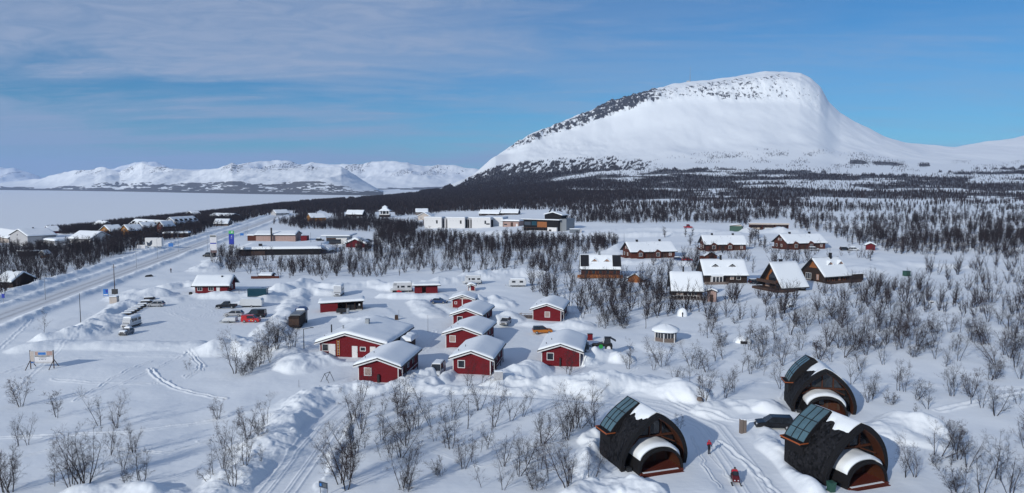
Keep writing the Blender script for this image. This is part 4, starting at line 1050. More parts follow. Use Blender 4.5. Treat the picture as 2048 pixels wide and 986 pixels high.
# ================================================================ arched cabins
def gz(h):
    return float(np.interp(h,[0,.1,.2,.3,.4,.5,.6,.7,.8,.88,.94,1],[.97,1,1,.965,.91,.84,.745,.62,.465,.31,.175,0]))
def arched(label,cx,cy,z,rot,W,Hh,L,seed,glassup=0):
    t=thing('arched_cabin',label,'cabin',cx,cy,z,rot,'black arched glass-roofed cabins')
    PADS.append((cx-math.sin(rot)*L*.4,cy+math.cos(rot)*L*.4,5.5))
    hs=np.concatenate([np.linspace(-.06,.9,22),[.93,.96,.985,1]])
    def prof(off=0.0,W_=W,H_=Hh):
        l=[];
        for h in hs: l.append((-(W_/2*gz(max(h,0))+off*(1 if h<.97 else .4)),h*H_+(off*h)))
        return l+[(-x,zz) for x,zz in l[::-1][1:]]
    RK=1.0
    def yr(y,zz): return y-RK*max(0,zz/Hh)*(1-min(1,max(0,y/L)))
    def shell(p_out,p_in,y0,y1,name,m,ny=2,jit=0):
        mb=MB();ys=np.linspace(y0,y1,ny)
        def J(i,j): return (random.uniform(-jit,jit)) if jit else 0
        A=[[(x+J(0,0),yr(y,zz),zz+J(0,0)) for x,zz in p_out] for y in ys]
        B=[[(x,yr(y,zz),zz) for x,zz in p_in] for y in ys]
        mb.grid(A);mb.grid(B[::-1]);mb.grid([A[0],B[0]]);mb.grid([B[-1],A[-1]])
        return mb.obj(name,m,t)
    random.seed(seed)
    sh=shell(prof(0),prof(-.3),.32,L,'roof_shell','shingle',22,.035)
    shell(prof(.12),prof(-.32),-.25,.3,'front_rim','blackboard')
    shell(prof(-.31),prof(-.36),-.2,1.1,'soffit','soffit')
    # front and rear walls
    def filled(p,y0,y1,nm,m,par=t):
        mb=MB();mb.prism([q for q in p],y0,y1);return mb.obj(nm,m,par)
    filled(prof(-.37),1.12,1.25,'front_wall','shingle');filled(prof(-.31),L-.25,L-.1,'rear_wall','blackboard')
    # upper gothic window
    hw=[h for h in np.linspace(.54,.93,9)]
    wp=[(-(W/2*gz(h)-.75),h*Hh) for h in hw]+[(0,.945*Hh)]+[((W/2*gz(h)-.75),h*Hh) for h in hw[::-1]]
    wp=[(x if abs(x)>.05 else x,zz) for x,zz in wp]
    g=MB().prism(wp,1.04,1.10).obj('gable_window','glass',t)
    for x,zt in ((-1.55,.80),(-.02,.93),(1.5,.80)): MB().box(x-.09,x+.09,.9,1.03,.50*Hh,zt*Hh).obj('mullion','soffit',g)
    MB().box(-W*.40,W*.40,.86,1.035,.505*Hh,.54*Hh).obj('window_sill','soffit',g)
    for x in (-1.55,1.5): MB().cyl((x,.85,.5*Hh),(x*1.9,-.1,.43*Hh),.08,.08,6).obj('brace','soffit',t)
    MB().box(-.9,-.2,.98,1.035,.56*Hh,.8*Hh).box(.25,.6,.98,1.035,.58*Hh,.72*Hh).obj('curtain','darkmetal',g)
    # porch hood
    def hood(w,h,n=18):
        a=[(-(w/2)*math.cos(PI*i/n)**1 if 1 else 0,0) for i in range(n+1)]
        return [(-(w/2)*math.copysign(abs(math.cos(PI*i/n))**.9,math.cos(PI*i/n)),h*math.sin(PI*i/n)**.85) for i in range(n+1)]
    pw,ph=5.8,2.95
    o_=[(x,zz) for x,zz in hood(pw,ph)];i_=hood(pw-.5,ph-.28)
    o_=[(o_[0][0],-.4)]+o_+[(o_[-1][0],-.4)];i_=[(i_[0][0],-.4)]+i_+[(i_[-1][0],-.4)]
    for nm,m,oo,ii,y0,y1 in (('porch_hood','blackboard',o_,i_,-1.9,1.1),):
        mb=MB();A=[[(x,y,zz) for x,zz in oo] for y in (y0,y1)];B=[[(x,y,zz) for x,zz in ii] for y in (y0,y1)]
        mb.grid(A);mb.grid(B[::-1]);mb.grid([A[0],B[0]]);hd=mb.obj(nm,m,t)
    li=hood(pw-.54,ph-.30);li=[(li[0][0],0)]+li+[(li[-1][0],0)]
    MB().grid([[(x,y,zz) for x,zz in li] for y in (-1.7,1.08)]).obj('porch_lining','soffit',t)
    MB().prism(hood(pw-.6,ph-.34),.98,1.06).obj('porch_wall','wooddark',t)
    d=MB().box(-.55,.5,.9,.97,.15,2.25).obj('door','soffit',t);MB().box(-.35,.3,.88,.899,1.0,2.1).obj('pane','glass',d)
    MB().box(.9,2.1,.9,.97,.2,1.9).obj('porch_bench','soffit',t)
    MB().box(-pw/2+.1,pw/2-.1,-2.1,.95,-.1,.36).obj('deck','deck',t)
    MB().box(-pw/2+.3,pw/2-.3,-2.55,-2.12,-.25,.2).obj('deck_step','deck',t)
    sn=MB().box(-pw/2+.5,pw/2-.7,-2.05,-1.75,.361,.39);sn.obj('deck_snow','snow',t)
    # snow on the hood
    n=24;P=[]
    for y in np.linspace(-1.5,1.1,9):
        row=[]
        for i in range(n+1):
            a=PI*(.17+.69*i/n);e=min(i,n-i)/4;e=min(1,e);e=math.sqrt(max(0,1-(1-e)**2));ey=min(1,(y+1.5)/.5);ey=math.sqrt(max(0,1-(1-ey)**2))
            th=.04+.40*e*(.35+.65*ey)*(1+.25*(float(vn(i*.5+seed,y,7))-.5))
            row.append((-(pw/2+th)*math.copysign(abs(math.cos(a))**.9,math.cos(a)),y,(ph+th)*math.sin(a)**.85))
        P.append(row)
    mb=MB().grid(P);ring=P[0];mb.grid([ring,[(x*.965,y+.04,z_-.12) for x,y,z_ in ring]])
    mb.obj('porch_snow','snow',t,smooth=True)
    # glazed bay on the left rear
    y0,y1=L*.56,L+.35
    def pt(h,off): return (-(W/2*gz(h)+off),h*Hh+off*.35)
    hb0=.52
    hh=np.linspace(hb0,1.0,10);offs=np.interp(hh,[hb0,1.0],[.5,.28])
    if glassup: offs=offs+np.interp(hh,[hb0,1],[.1,.95])
    gp=[pt(h,o) for h,o in zip(hh,offs)]
    gp[-1]=(gp[-1][0],gp[-1][1]+.12)
    MB().grid([[(x,y,zz) for x,zz in gp] for y in (y0,y1)]).grid([[(x+.06,y,zz-.06) for x,zz in gp] for y in (y1,y0)]).obj('roof_glass','skylight',t)
    rg=t.children[-1]
    mb=MB()
    for y in np.linspace(y0,y1,4):
        for a,b in zip(gp[:-1],gp[1:]): mb.cyl((a[0]-.02,y,a[1]+.02),(b[0]-.02,y,b[1]+.02),.05,.05,4)
    for k in (0,3,6,9): mb.cyl((gp[k][0]-.02,y0,gp[k][1]+.02),(gp[k][0]-.02,y1,gp[k][1]+.02),.05,.05,4)
    mb.obj('glazing_bars','black',t)
    # side cheeks of the glass
    for y,nm in ((y0,'cheek'),(y1,'cheek')):
        q=[(x,zz) for x,zz in gp]+[(-(W/2*gz(h)-.3),h*Hh-.1) for h in hh[::-1]]
        MB().prism(q,y-.05,y+.05).obj(nm,'blackboard',t)
    xb=gp[0][0];zb=gp[0][1]
    MB().box(xb-.05,-W/2*.55,y0+.06,y1-.06,-.5,zb-.42).obj('bay_wall','blackboard',t)
    MB().box(xb-.55,xb+.9,y0-.05,y1+.1,zb-.41,zb-.06).obj('eaves_box','blackboard',t,bevel=.03)
    MB().box(xb-.6,xb-.56,y0-.1,y1+.15,zb-.2,zb-.03).box(xb-.6,xb+.6,y0-.12,y0-.06,zb-.14,zb-.03).box(xb-.6,xb+.4,y1+.11,y1+.17,zb-.14,zb-.03).obj('copper_trim','copper',t)
    # snow lying along the ridge and the right-hand slope
    P=[]
    for y in np.linspace(.3,L+.05,20):
        row=[];lh=.80+.10*float(vn(y*1.9,seed,5))+.05*float(vn(y*6,seed,6))
        if y>y0: lh=1.01
        hl=np.linspace(lh,1,6);hr=np.linspace(.99,.52+.07*float(vn(y*2,seed,9)),12)
        for k,h in enumerate(hl):
            h=min(h,1);th=.03+.17*min(1,k/2)
            row.append((-(W/2*gz(h)+th*.4),yr(y,h*Hh),h*Hh+th))
        for k,h in enumerate(hr):
            th=.2*min(1,(11-k)/2)+.02
            row.append((W/2*gz(h)+th*.6,yr(y,h*Hh),h*Hh+th*.8))
        P.append(row)
    mb=MB().grid(P);mb.grid([P[0],[(a*.98,b,c-.14) for a,b,c in P[0]]])
    mb.obj('ridge_snow','snow',t,smooth=True)
    # porch clutter
    MB().box(-pw/2-.75,-pw/2-.2,-.6,.1,-.2,.6).obj('meter_box','darkmetal',t)
    return t
def pods():
    def put(lab,ax,ay,rot,W,Hh,L,seed,gu=0):
        "apex of the front arch at picture point (ax,ay)"
        zb=-.15;a,s=ray(ax,ay);Y=(Hh+.0+zb-CH)/s;X=a*Y;X-=1.25*math.sin(rot);Y+=1.25*math.cos(rot)
        return arched(lab,X,Y,zb+float(hb(X,Y)),rot,W,Hh,L,seed,gu)
    put('black arched glass-roofed cabin at left with trampled snow before its deck',1319,830,R(19),8.5,6.7,5.6,51)
    put('black arched glass-roofed cabin at lower right with a green bin at its porch',1731,851,R(20),8.6,6.8,6.3,52)
    put('black arched glass-roofed cabin furthest back beside the black estate car',1654,741,R(-9),8.7,6.7,5.6,53,1)
    # bin
    x,y,z=G(1662,986);t=thing('wheelie_bin','dark green wheelie bin beside the right arched cabin porch','bin',x,y,z,.2)
    MB().prism([(-.3,-.33),(.3,-.33),(.3,.33),(-.3,.33)],0.05,1.0,'z',1.18,(0,0)).obj('body','green',t,bevel=.03);MB().box(-.38,.38,-.42,.42,1.01,1.1).obj('lid','green',t,bevel=.03)
    MB().cyl((-.3,.36,.12),(.3,.36,.12),.11,.11,10).obj('wheel','tyre',t)
# ================================================================ vehicles
def car(label,px,py,rot,col,style='suv',cat='car',L=4.5,W=1.8,Hc=1.6,snow=0,group=None,topcol=None,name='parked_car',z=None):
    x,y,zz=G(px,py);z=zz if z is None else z
    t=thing(name,label,cat,x,y,z,rot,group);g=.22
    h2=L/2
    if style=='van': low=[(-h2,g),(-h2-.03,.95),(h2-.35,1.05),(h2,.85),(h2+.02,g)];gh=[(-h2+.02,.95),(-h2+.12,Hc),(h2-1.55,Hc),(h2-.75,1.03)]
    elif style=='hatch': low=[(-h2,g+.1),(-h2-.02,.85),(h2-.9,.95),(h2-.1,.75),(h2,g)];gh=[(-h2+.05,.85),(-h2+.55,Hc-.03),(h2-1.9,Hc),(h2-.95,.93)]
    elif style=='sedan': low=[(-h2,g+.1),(-h2,.85),(-h2+.8,.95),(h2-1.0,.92),(h2-.1,.72),(h2,g)];gh=[(-h2+.35,.9),(-h2+1.2,Hc),(h2-2.1,Hc),(h2-1.1,.9)]
    elif style=='pickup': low=[(-h2,g+.2),(-h2,1.05),(h2-1.3,1.08),(h2-.1,.98),(h2,g+.15)];gh=[(-h2+1.75,1.05),(-h2+1.95,Hc),(h2-2.1,Hc),(h2-1.25,1.06)]
    else: low=[(-h2,g+.15),(-h2-.03,.95),(h2-1.0,1.02),(h2-.08,.88),(h2,g+.1)];gh=[(-h2+.04,.95),(-h2+.3,Hc),(h2-2.0,Hc),(h2-1.1,1.0)]
    b=MB();b.prism(low,-W/2,W/2).obj('body',col,t,bevel=.09,seg=3)
    # cabin glass tapering inwards
    gb=MB();n=len(gh);k=0
    wt=W/2*.80;wb=W/2*.95
    P=[[(x_,(-1 if s_<0 else 1)*(wt if zz_>=Hc-.05 else wb),zz_) for x_,zz_ in gh] for s_ in (-1,1)]
    gb.v=P[0]+P[1];gb.f=[tuple(range(n)),tuple(range(2*n-1,n-1,-1))]+[(i,n+i,n+(i+1)%n,(i+1)%n) for i in range(n)]
    gb.obj('cabin_glass','glass',t,bevel=.05)
    top=[p for p in gh if p[1]>=Hc-.05];xa,xb=min(p[0] for p in top),max(p[0] for p in top)
    rc=topcol or col
    r=MB().box(xa-.06,xb+.06,-wt-.01,wt+.01,Hc-.06,Hc+.05).obj('roof_panel',rc,t,bevel=.04)
    class PL(MB):
        def add(s,f,*a): q=MB();getattr(q,f)(*a);q.obj('pillar',rc,t)
        def cyl(s,*a): s.add('cyl',*a);return s
        def box(s,*a): s.add('box',*a);return s
    pl=PL()
    for xx in ((xa+xb)/2,): 
        for s_ in (-1,1): pl.prism([(xx-.05,.95),(xx+.05,.95),(xx+.05,Hc-.03),(xx-.05,Hc-.03)],s_*(wb-.02),s_*(wt+.035)) if 0 else pl.cyl((xx,s_*(wb+.0),.95),(xx,s_*(wt+.0),Hc-.04),.05,.05,5)
    for s_ in (-1,1): pl.cyl((xa-.02,s_*wt,Hc-.04),(gh[0][0]+.08,s_*wb,.95),.055,.055,5);pl.cyl((xb,s_*wt,Hc-.04),(gh[-1][0]-.08,s_*wb,1.0),.05,.05,5)
    if style in('van',): pl.box(xa,(xa+xb)/2-.1,-wb-.012,-wb+.1,.95,Hc-.08);pl.box(xa,(xa+xb)/2-.1,wb-.1,wb+.012,.95,Hc-.08)
    for s_ in (-1,1):
        for xx in (-L*.31,L*.31):
            w=MB().cyl((xx,s_*(W/2-.17),.33),(xx,s_*(W/2+.03),.33),.34,.34,16).obj('wheel','tyre',t,bevel=.03)
            MB().cyl((xx,s_*(W/2+.031),.33),(xx,s_*(W/2+.045),.33),.21,.18,10).obj('rim','rim',w)
        MB().box(h2-.12,h2+.02,s_*(W/2-.35)-.16,s_*(W/2-.35)+.16,.66,.82).obj('headlight','lamp',t)
        MB().box(-h2-.05,-h2+.04,s_*(W/2-.2)-.1,s_*(W/2-.2)+.1,.75,.98).obj('tail_light','taillamp',t)
        MB().box(h2-1.45,h2-1.3,s_*(W/2+.1)-.09,s_*(W/2+.1)+.09,1.0,1.14).obj('mirror',rc,t,bevel=.02)
    MB().box(h2+.0,h2+.05,-.45,.45,.5,.68).obj('grille','black',t)
    MB().box(h2-.05,h2+.07,-W/2+.1,W/2-.1,.26,.4).obj('bumper','darkmetal',t,bevel=.02)
    if style=='pickup':
        MB().box(-h2+.1,-h2+1.65,-W/2+.12,W/2-.12,1.06,1.09).obj('load_bed','tyre',t)
    if snow:
        snowcap(xa-.02,xb+.04,-wt,wt,lambda a,b_:Hc+.05,snow,t,nx=8,ny=6,r=.3,seed=int(px))
        if snow>.15: snowcap(h2-1.1,h2-.1,-W/2+.15,W/2-.15,lambda a,b_:.98-.1*(a-h2+1.1),snow*.7,t,name='bonnet_snow',nx=6,ny=6,r=.25,seed=int(px)+1)
    return t
def boxbody(t,L,W,z0,z1,nose,m='car_white'):
    "rounded caravan shell, side profile extruded across"
    pr=[(-L/2,z0),(-L/2-.0,z1-.35),(-L/2+.3,z1),(L/2-.45,z1),(L/2-.05,z1-.5-nose),(L/2,z0+.5),(L/2-.1,z0)]
    return MB().prism(pr,-W/2,W/2).obj('body',m,t,bevel=.1,seg=3)
def sidewin(t,x,z,w,h,W,m='glass',nm='window'):
    for s_ in (-1,1): MB().box(x,x+w,s_*(W/2+.02)-.02,s_*(W/2+.02)+.02,z,z+h).obj(nm,m,t)
def wheels(t,xs,W,r=.33):
    for xx in xs:
        for s_ in (-1,1):
            w=MB().cyl((xx,s_*(W/2-.2),r),(xx,s_*(W/2+.01),r),r,r,14).obj('wheel','tyre',t,bevel=.03);MB().cyl((xx,s_*(W/2+.011),r),(xx,s_*(W/2+.03),r),r*.6,r*.5,10).obj('rim','rim',w)
def motorhome(label,px,py,rot,L=6.6,W=2.2,Hh=2.9,snow=.2,cat='motorhome',lowcol='darkmetal',group=None):
    x,y,z=G(px,py);t=thing('motorhome',label,cat,x,y,z,rot,group)
    boxbody(t,L-1.2,W,.55,Hh,.1)
    cab=MB().prism([(L/2-1.9,.4),(L/2-1.9,1.9),(L/2-1.1,1.85),(L/2-.55,1.15),(L/2+.15,.95),(L/2+.2,.4)],-W/2+.12,W/2-.12).obj('cab','car_white',t,bevel=.08)
    MB().prism([(L/2-1.12,1.84),(L/2-.58,1.18),(L/2-.55,1.22),(L/2-1.05,1.88)],-W/2+.22,W/2-.22).obj('windscreen','glass',cab)
    MB().box(L/2+.19,L/2+.22,-.5,.5,.55,.8).obj('grille','black',cab)
    MB().prism([(L/2-1.9,1.95),(L/2-1.9,Hh-.1),(L/2-1.1,Hh-.15),(L/2-.6,Hh-.5),(L/2-.75,1.98)],-W/2,W/2).obj('overcab',"car_white",t,bevel=.1)
    sidewin(t,-L*.36,1.5,1.0,.55,W);sidewin(t,-L*.1,1.5,1.1,.55,W);sidewin(t,L*.14,1.4,.5,.7,W,'glass');sidewin(t,L/2-1.5,1.2,.6,.5,W-.24)
    MB().box(-L*.45,L*.2,-W/2-.012,W/2+.012,.95,1.02).obj('stripe','car_grey',t)
    MB().box(-L*.46,L*.3,-W/2+.05,W/2-.05,.35,.56).obj('chassis',lowcol,t)
    wheels(t,(-L*.27,L*.33),W)
    if snow: snowcap(-L/2+.65,L/2-1.,-W/2+.03,W/2-.03,lambda a,b:Hh,snow,t,nx=8,ny=6,r=.35,seed=int(px))
    return t
def trailer(label,px,py,rot,L=5.2,W=2.1,Hh=2.5,m='car_white',snow=.12,win=True,name='caravan',cat='caravan',z0=.45):
    x,y,z=G(px,py);t=thing(name,label,cat,x,y,z,rot)
    boxbody(t,L,W,z0,Hh,.1,m)
    if win: sidewin(t,-L*.32,1.35,1.1,.6,W);sidewin(t,L*.12,1.35,1.1,.6,W)
    MB().cyl((L/2-.1,.25,z0),(L/2+1.1,0,z0),.05,.05,6).cyl((L/2-.1,-.25,z0),(L/2+1.1,0,z0),.05,.05,6).cyl((L/2+1.,0,.1),(L/2+1.,0,z0+.2),.06,.06,8).obj('drawbar','galv',t)
    wheels(t,(-.2,),W);MB().box(-L*.42,L*.42,-W/2+.1,W/2-.1,z0-.15,z0-.002).obj('chassis','darkmetal',t)
    if snow: snowcap(-L/2+.25,L/2-.5,-W/2+.03,W/2-.03,lambda a,b:Hh,snow,t,nx=8,ny=6,r=.35,seed=int(px))
    return t
def vehicles():
    car('black pickup truck parked across the car park with an open load bed',453,615,PI+.06,'car_black','pickup','pickup',5.3,1.85,1.8)
    t=trailer('plain white box trailer behind the black pickup',504,612,PI+.03,6.0,2.2,2.3,snow=.1,win=False,name='box_trailer',cat='trailer')
    x,y,z=G(516,601);t=thing('shipping_container','dark teal container behind the white box trailer','container',x,y,z,.05)
    MB().box(-2.6,2.6,-1.1,1.1,0,2.3).obj('body','car_teal',t,bevel=.03)
    mb=MB()
    for i in range(16): mb.box(-2.5+i*.32,-2.4+i*.32,-1.14,-1.102,.1,2.2)
    mb.obj('corrugation','car_teal',t);MB().box(2.602,2.65,-1.05,1.05,.05,2.25).obj('door','car_teal',t)
    car('grey estate car behind the small covered sled trailer',468,631,PI+.03,'car_silver','hatch','car',4.6,1.8,1.5)
    car('black van parked nose left beside the red van',512,633,PI-.02,'car_black','van','van',4.9,1.9,2.0)
    t=car('small red van with a colourful decal on its side',502,642.5,.03,'car_red','van','van',4.3,1.75,1.75)
    # decal: plain patches of colour
    for (a,b,c,d,m) in ((.1,.45,.55,.85,'yellow_paint'),(-.35,.05,.4,.7,'sign_sky'),(.5,.75,.45,.65,'sign_white')): MB().prism([(a,c),(b,c-.05),(b-.05,d),(a+.08,d-.04)],-.9,-.884).obj('decal',m,t)
    # snowmobile trailer
    x,y,z=G(461,643);t=thing('sled_trailer','white covered sled trailer with a sloping nose left of the red van','trailer',x,y,z,PI)
    MB().prism([(-1.5,.45),(-1.5,1.35),(.8,1.3),(1.7,.75),(1.9,.45)],-.9,.9).obj('body','car_white',t,bevel=.08);MB().box(-1.6,2.4,-.95,.95,.34,.44).obj('frame','galv',t)
    MB().cyl((-1.5,0,.4),(-2.6,0,.4),.05,.05,6).obj('drawbar','galv',t);wheels(t,(.1,),1.95,.28)
    # camper and snowed car at the west bank
    t=motorhome('white camper van heaped with snow beside the left snowbank',264,652,-PI/2-.12,5.4,2.0,2.3,.35,'camper van')
    car('low snow-covered car in front of the white camper van',253,667,-PI/2-.1,'car_grey','hatch','car',3.4,1.7,1.3,.3,name='snowy_car')
    car('silver car at the end of the row of snow-covered sleds',312,611.5,PI+.1,'car_silver','hatch','car',4.4,1.8,1.5)
    # row of snowed-over sleds
    for i in range(8):
        f=i/7;px=254+f*(299-254);py=629+f*(602.5-629)
        x,y,z=G(px,py);t=thing('cargo_sled','snow-covered dark sled in the line between camper and silver car','sled',x,y,z+.02,R(20)+.1*math.sin(i*2),'row of snowed-over cargo sleds')
        MB().prism([(-1.4,.12),(-1.3,.55),(1.1,.55),(1.6,.3),(1.45,.12)],-.55,.55).obj('tub','black',t,bevel=.05)
        MB().box(-1.3,1.2,-.5,-.42,0,.11).box(-1.3,1.2,.42,.5,0,.11).obj('runner','darkmetal',t)
        snowcap(-1.3,1.05,-.53,.53,lambda a,b:.56,.22,t,name='snow_load',nx=6,ny=5,r=.3,seed=i)
    # wagon behind the bushes
    x,y,z=G(588,656);t=thing('dark_wagon','tall dark brown wagon with a blue-grey cab roof, behind bushes by the long bank','wagon',x,y,z-.1,.05)
    MB().box(-1.25,1.25,0,6.5,.5,2.9).obj('body','logdark',t,bevel=.08);MB().box(-1.15,1.15,-.05,-.005,.9,2.4).obj('tailgate','wooddark',t)
    MB().box(-1.2,1.2,1.2,6.3,2.902,3.25).obj('roof_rack','metal',t,bevel=.05);MB().box(-1.2,1.2,6.6,8.6,.5,3.3).obj('cab','metal',t,bevel=.15)
    MB().prism([(-1.55,3.1),(1.55,3.1),(1.3,3.7),(.5,4.05),(-.5,4.05),(-1.3,3.7)],7.0,8.4).obj('cab_roof','car_blue',t,bevel=.1)
    snowcap(-1.0,1.0,6.6,7.1,lambda a,b:3.3,.35,t,name='cab_snow',nx=6,ny=4,r=.2);wheels(t,(-.0,),.1) if 0 else None
    for yy in (1.4,2.6,7.4):
        for s_ in (-1,1): MB().cyl((s_*1.0,yy,.45),(s_*1.28,yy,.45),.46,.46,14).obj('wheel','tyre',t)
    car('white van with a snowy roof parked facing the lane between two red cabins',875,746,-PI/2-.14,'car_white','van','van',4.7,1.95,2.0,.1)
    car('silver car nose-on below a round snow heap right of the cabin row',1011,651,-PI/2-.25,'car_silver','hatch','car',4.4,1.85,1.55,.05)
    car('orange car with a black roof below the cabin with the deck',1085,666,.1,'car_orange','suv','car',4.4,1.85,1.6,0,topcol='car_black')
    car('black estate car beside the furthest arched cabin',1548,855,PI-.12,'car_black','suv','car',4.9,1.9,1.65)
    car('dark blue car half buried behind the garage path birches',878,607,-.12,'car_blue','sedan','car',4.6,1.8,1.45,.12)
    car('dark car peeping over the back of the lodge roof',779,655,-.3,'car_black','hatch','car',4.3,1.8,1.5,.15)
    # green tractor with open bonnet and a grey box
    x,y,z=G(1204,709);t=thing('tractor','green and black tractor with a grey front loader beside the red cabin','tractor',x,y,z+.1,PI-.15)
    MB().box(-.6,1.9,-.45,.45,.85,1.35).obj('bonnet','black',t,bevel=.1);MB().box(-1.9,-.55,-.75,.75,.8,1.4).obj('chassis','black',t,bevel=.1)
    c=MB().prism([(-1.7,1.4),(-1.6,2.5),(-.5,2.5),(-.3,1.4)],-.7,.7).obj('cab','glass',t,bevel=.05);MB().box(-1.75,-.4,-.78,.78,2.502,2.62).obj('cab_roof','black',c,bevel=.04)
    MB().prism([(-2.6,1.9),(-1.5,2.55),(-1.45,2.7),(-2.65,2.05)],-.6,.6).obj('raised_hatch','black',t)
    for s_ in (-1,1):
        w=MB().cyl((-1.3,s_*.72,.72),(-1.3,s_*1.12,.72),.72,.72,18).obj('rear_wheel','tyre',t,bevel=.05);MB().cyl((-1.3,s_*1.121,.72),(-1.3,s_*1.15,.72),.38,.34,12).obj('rim','sign_white',w)
        w=MB().cyl((1.4,s_*.6,.5),(1.4,s_*.92,.5),.5,.5,16).obj('front_wheel','tyre',t,bevel=.04);MB().cyl((1.4,s_*.921,.5),(1.4,s_*.95,.5),.26,.24,12).obj('rim','sign_white',w)
        MB().cyl((-.2,s_*.62,1.6),(2.6,s_*.62,.7),.09,.09,6).obj('loader_arm','black',t)
    MB().cyl((.2,.8,.95),(.2,1.05,.95),.42,.42,14).obj('hub_cover','car_green',t);MB().cyl((-.2,.1,1.3),(-.2,.1,2.4),.09,.09,8).obj('exhaust','sign_white',t)
    MB().prism([(2.5,.2),(2.6,1.35),(3.4,1.45),(3.5,.2)],-.9,.9).obj('loader_bucket','metal',t,bevel=.04)
    # red box behind the cabin
    x,y,z=G(1180,681);t=thing('red_bin_store','small dark red bin store standing behind the tractor cabin','store',x,y,z,.1)
    MB().box(-.5,.5,-.4,.4,0,1.3).obj('body','redupright',t,bevel=.03);MB().box(-.56,.56,-.46,.46,1.302,1.36).obj('lid','black',t)
    # upper yard
    motorhome('white motorhome nose-on behind the carport shed',678,589,-PI/2+.05,6.4,2.3,3.0,.25)
    t=motorhome('white motorhome truck left of the small red shed',805,583,PI+.12,7.0,2.3,3.0,.3,'motorhome','black')
    x,y,z=G(798,584);s=thing('red_snowmobile','red snowmobile parked at the truck nose left of the small red shed','snowmobile',x,y-1.5,z,.1)
    MB().prism([(-.4,.3),(-.5,.8),(.3,.95),(1.1,.5),(1.1,.3)],-.4,.4).obj('hood','car_red',s,bevel=.06);MB().box(-1.7,-.4,-.25,.25,.25,.8).obj('seat','tyre',s,bevel=.05);MB().box(-1.7,.5,-.25,.25,.02,.24).obj('track','tyre',s)
    for s_ in (-1,1): MB().box(.5,1.6,s_*.5-.08,s_*.5+.08,.02,.08).obj('ski','black',s)
    motorhome('white motorhome with four windows behind the tiny red hut',946,568,PI+.05,6.6,2.3,2.9,.15)
    trailer('white caravan half hidden by birches right of the upper motorhome',1035,573,PI,5.6,2.2,2.4,snow=.3)
    car('small blue car with snow on it beside the leftmost log house',1357,520,0,'car_blue','hatch','car',4.2,1.75,1.5,.2)
    car('dark red car right of the snowy one by the leftmost log house',1374,520.5,0,'car_red','hatch','car',4.2,1.75,1.5,.05)
    car('pale car with frosted windows before the rightmost log house',1628,501.5,0,'car_silver','suv','car',4.6,1.8,1.7,.2)
    car('black car on the rise between rightmost log house and red hut',1690,500,0,'car_black','suv','car',4.6,1.8,1.7,.1)
    car('white snow-covered car next to the black one on the rise',1708,500.5,0,'car_white','hatch','car',4.4,1.8,1.6,.35)
    car('dark car at the right corner of the chalet with the white sunroom',1510,568,.3,'car_black','suv','car',4.2,1.8,1.6,.1)
    car('red pickup alone on the far ploughed strip above the log houses',1376,456,0,'car_red','pickup','pickup',5.4,2.0,2.4)
    car('dark van below the tall white price pylon beside the road',419,514,PI-.1,'car_black','van','van',5.6,2.0,2.0,0)
    car('dark silver car parked right of the red gabled shop hut',737,483,.1,'car_grey','hatch','car',4.6,1.8,1.6,.1)
    car('snow-covered dark car in the shop yard',598,507,0,'car_black','hatch','car',4.4,1.8,1.5,.3)
    car('bright blue car at the right end of the shop yard',648,507,0,'car_blue','van','van',5.2,2.0,1.9,.3)
    car('dark car low in the snow by the long flat shop roof',640,482.5,0,'car_black','hatch','car',4.6,1.8,1.5,.35)
# ================================================================ road side, signs, small things
def pole(label,px,py,h,lamp=True,name='street_lamp',cat='street lamp',rot=0,group=None,r=.09,m='galv'):
    x,y,z=G(px,py);t=thing(name,label,cat,x,y,z-.2,rot,group)
    MB().cyl((0,0,0),(0,0,h),r,r*.6,8).obj('post',m,t)
    if lamp:
        a=MB().cyl((0,0,h),(1.5,0,h+.3),.05,.04,6).obj('arm',m,t);MB().box(1.3,2.0,-.13,.13,h+.24,h+.36).obj('lamp_head','darkmetal',a,bevel=.03)
    return t
def signboard(name,label,cat,px,py,w,h,z0,m,rot=0,posts=2,pm='galv',th=.08,sink=.2):
    x,y,z=G(px,py);t=thing(name,label,cat,x,y,z-sink,rot)
    MB().box(-w/2,w/2,-th/2,th/2,z0,z0+h).obj('panel',m,t)
    for i in range(posts):
        xx=0 if posts==1 else (-w/2+.1+i*(w-.2)/(posts-1));MB().cyl((xx,th/2+.06,0),(xx,th/2+.06,z0+h*.95),.05,.05,6).obj('post',pm,t)
    return t
def patch(t,x0,x1,z0,z1,m,y=-.055,nm='marking'): return MB().box(x0,x1,y-.006,y,z0,z1).obj(nm,m,t)
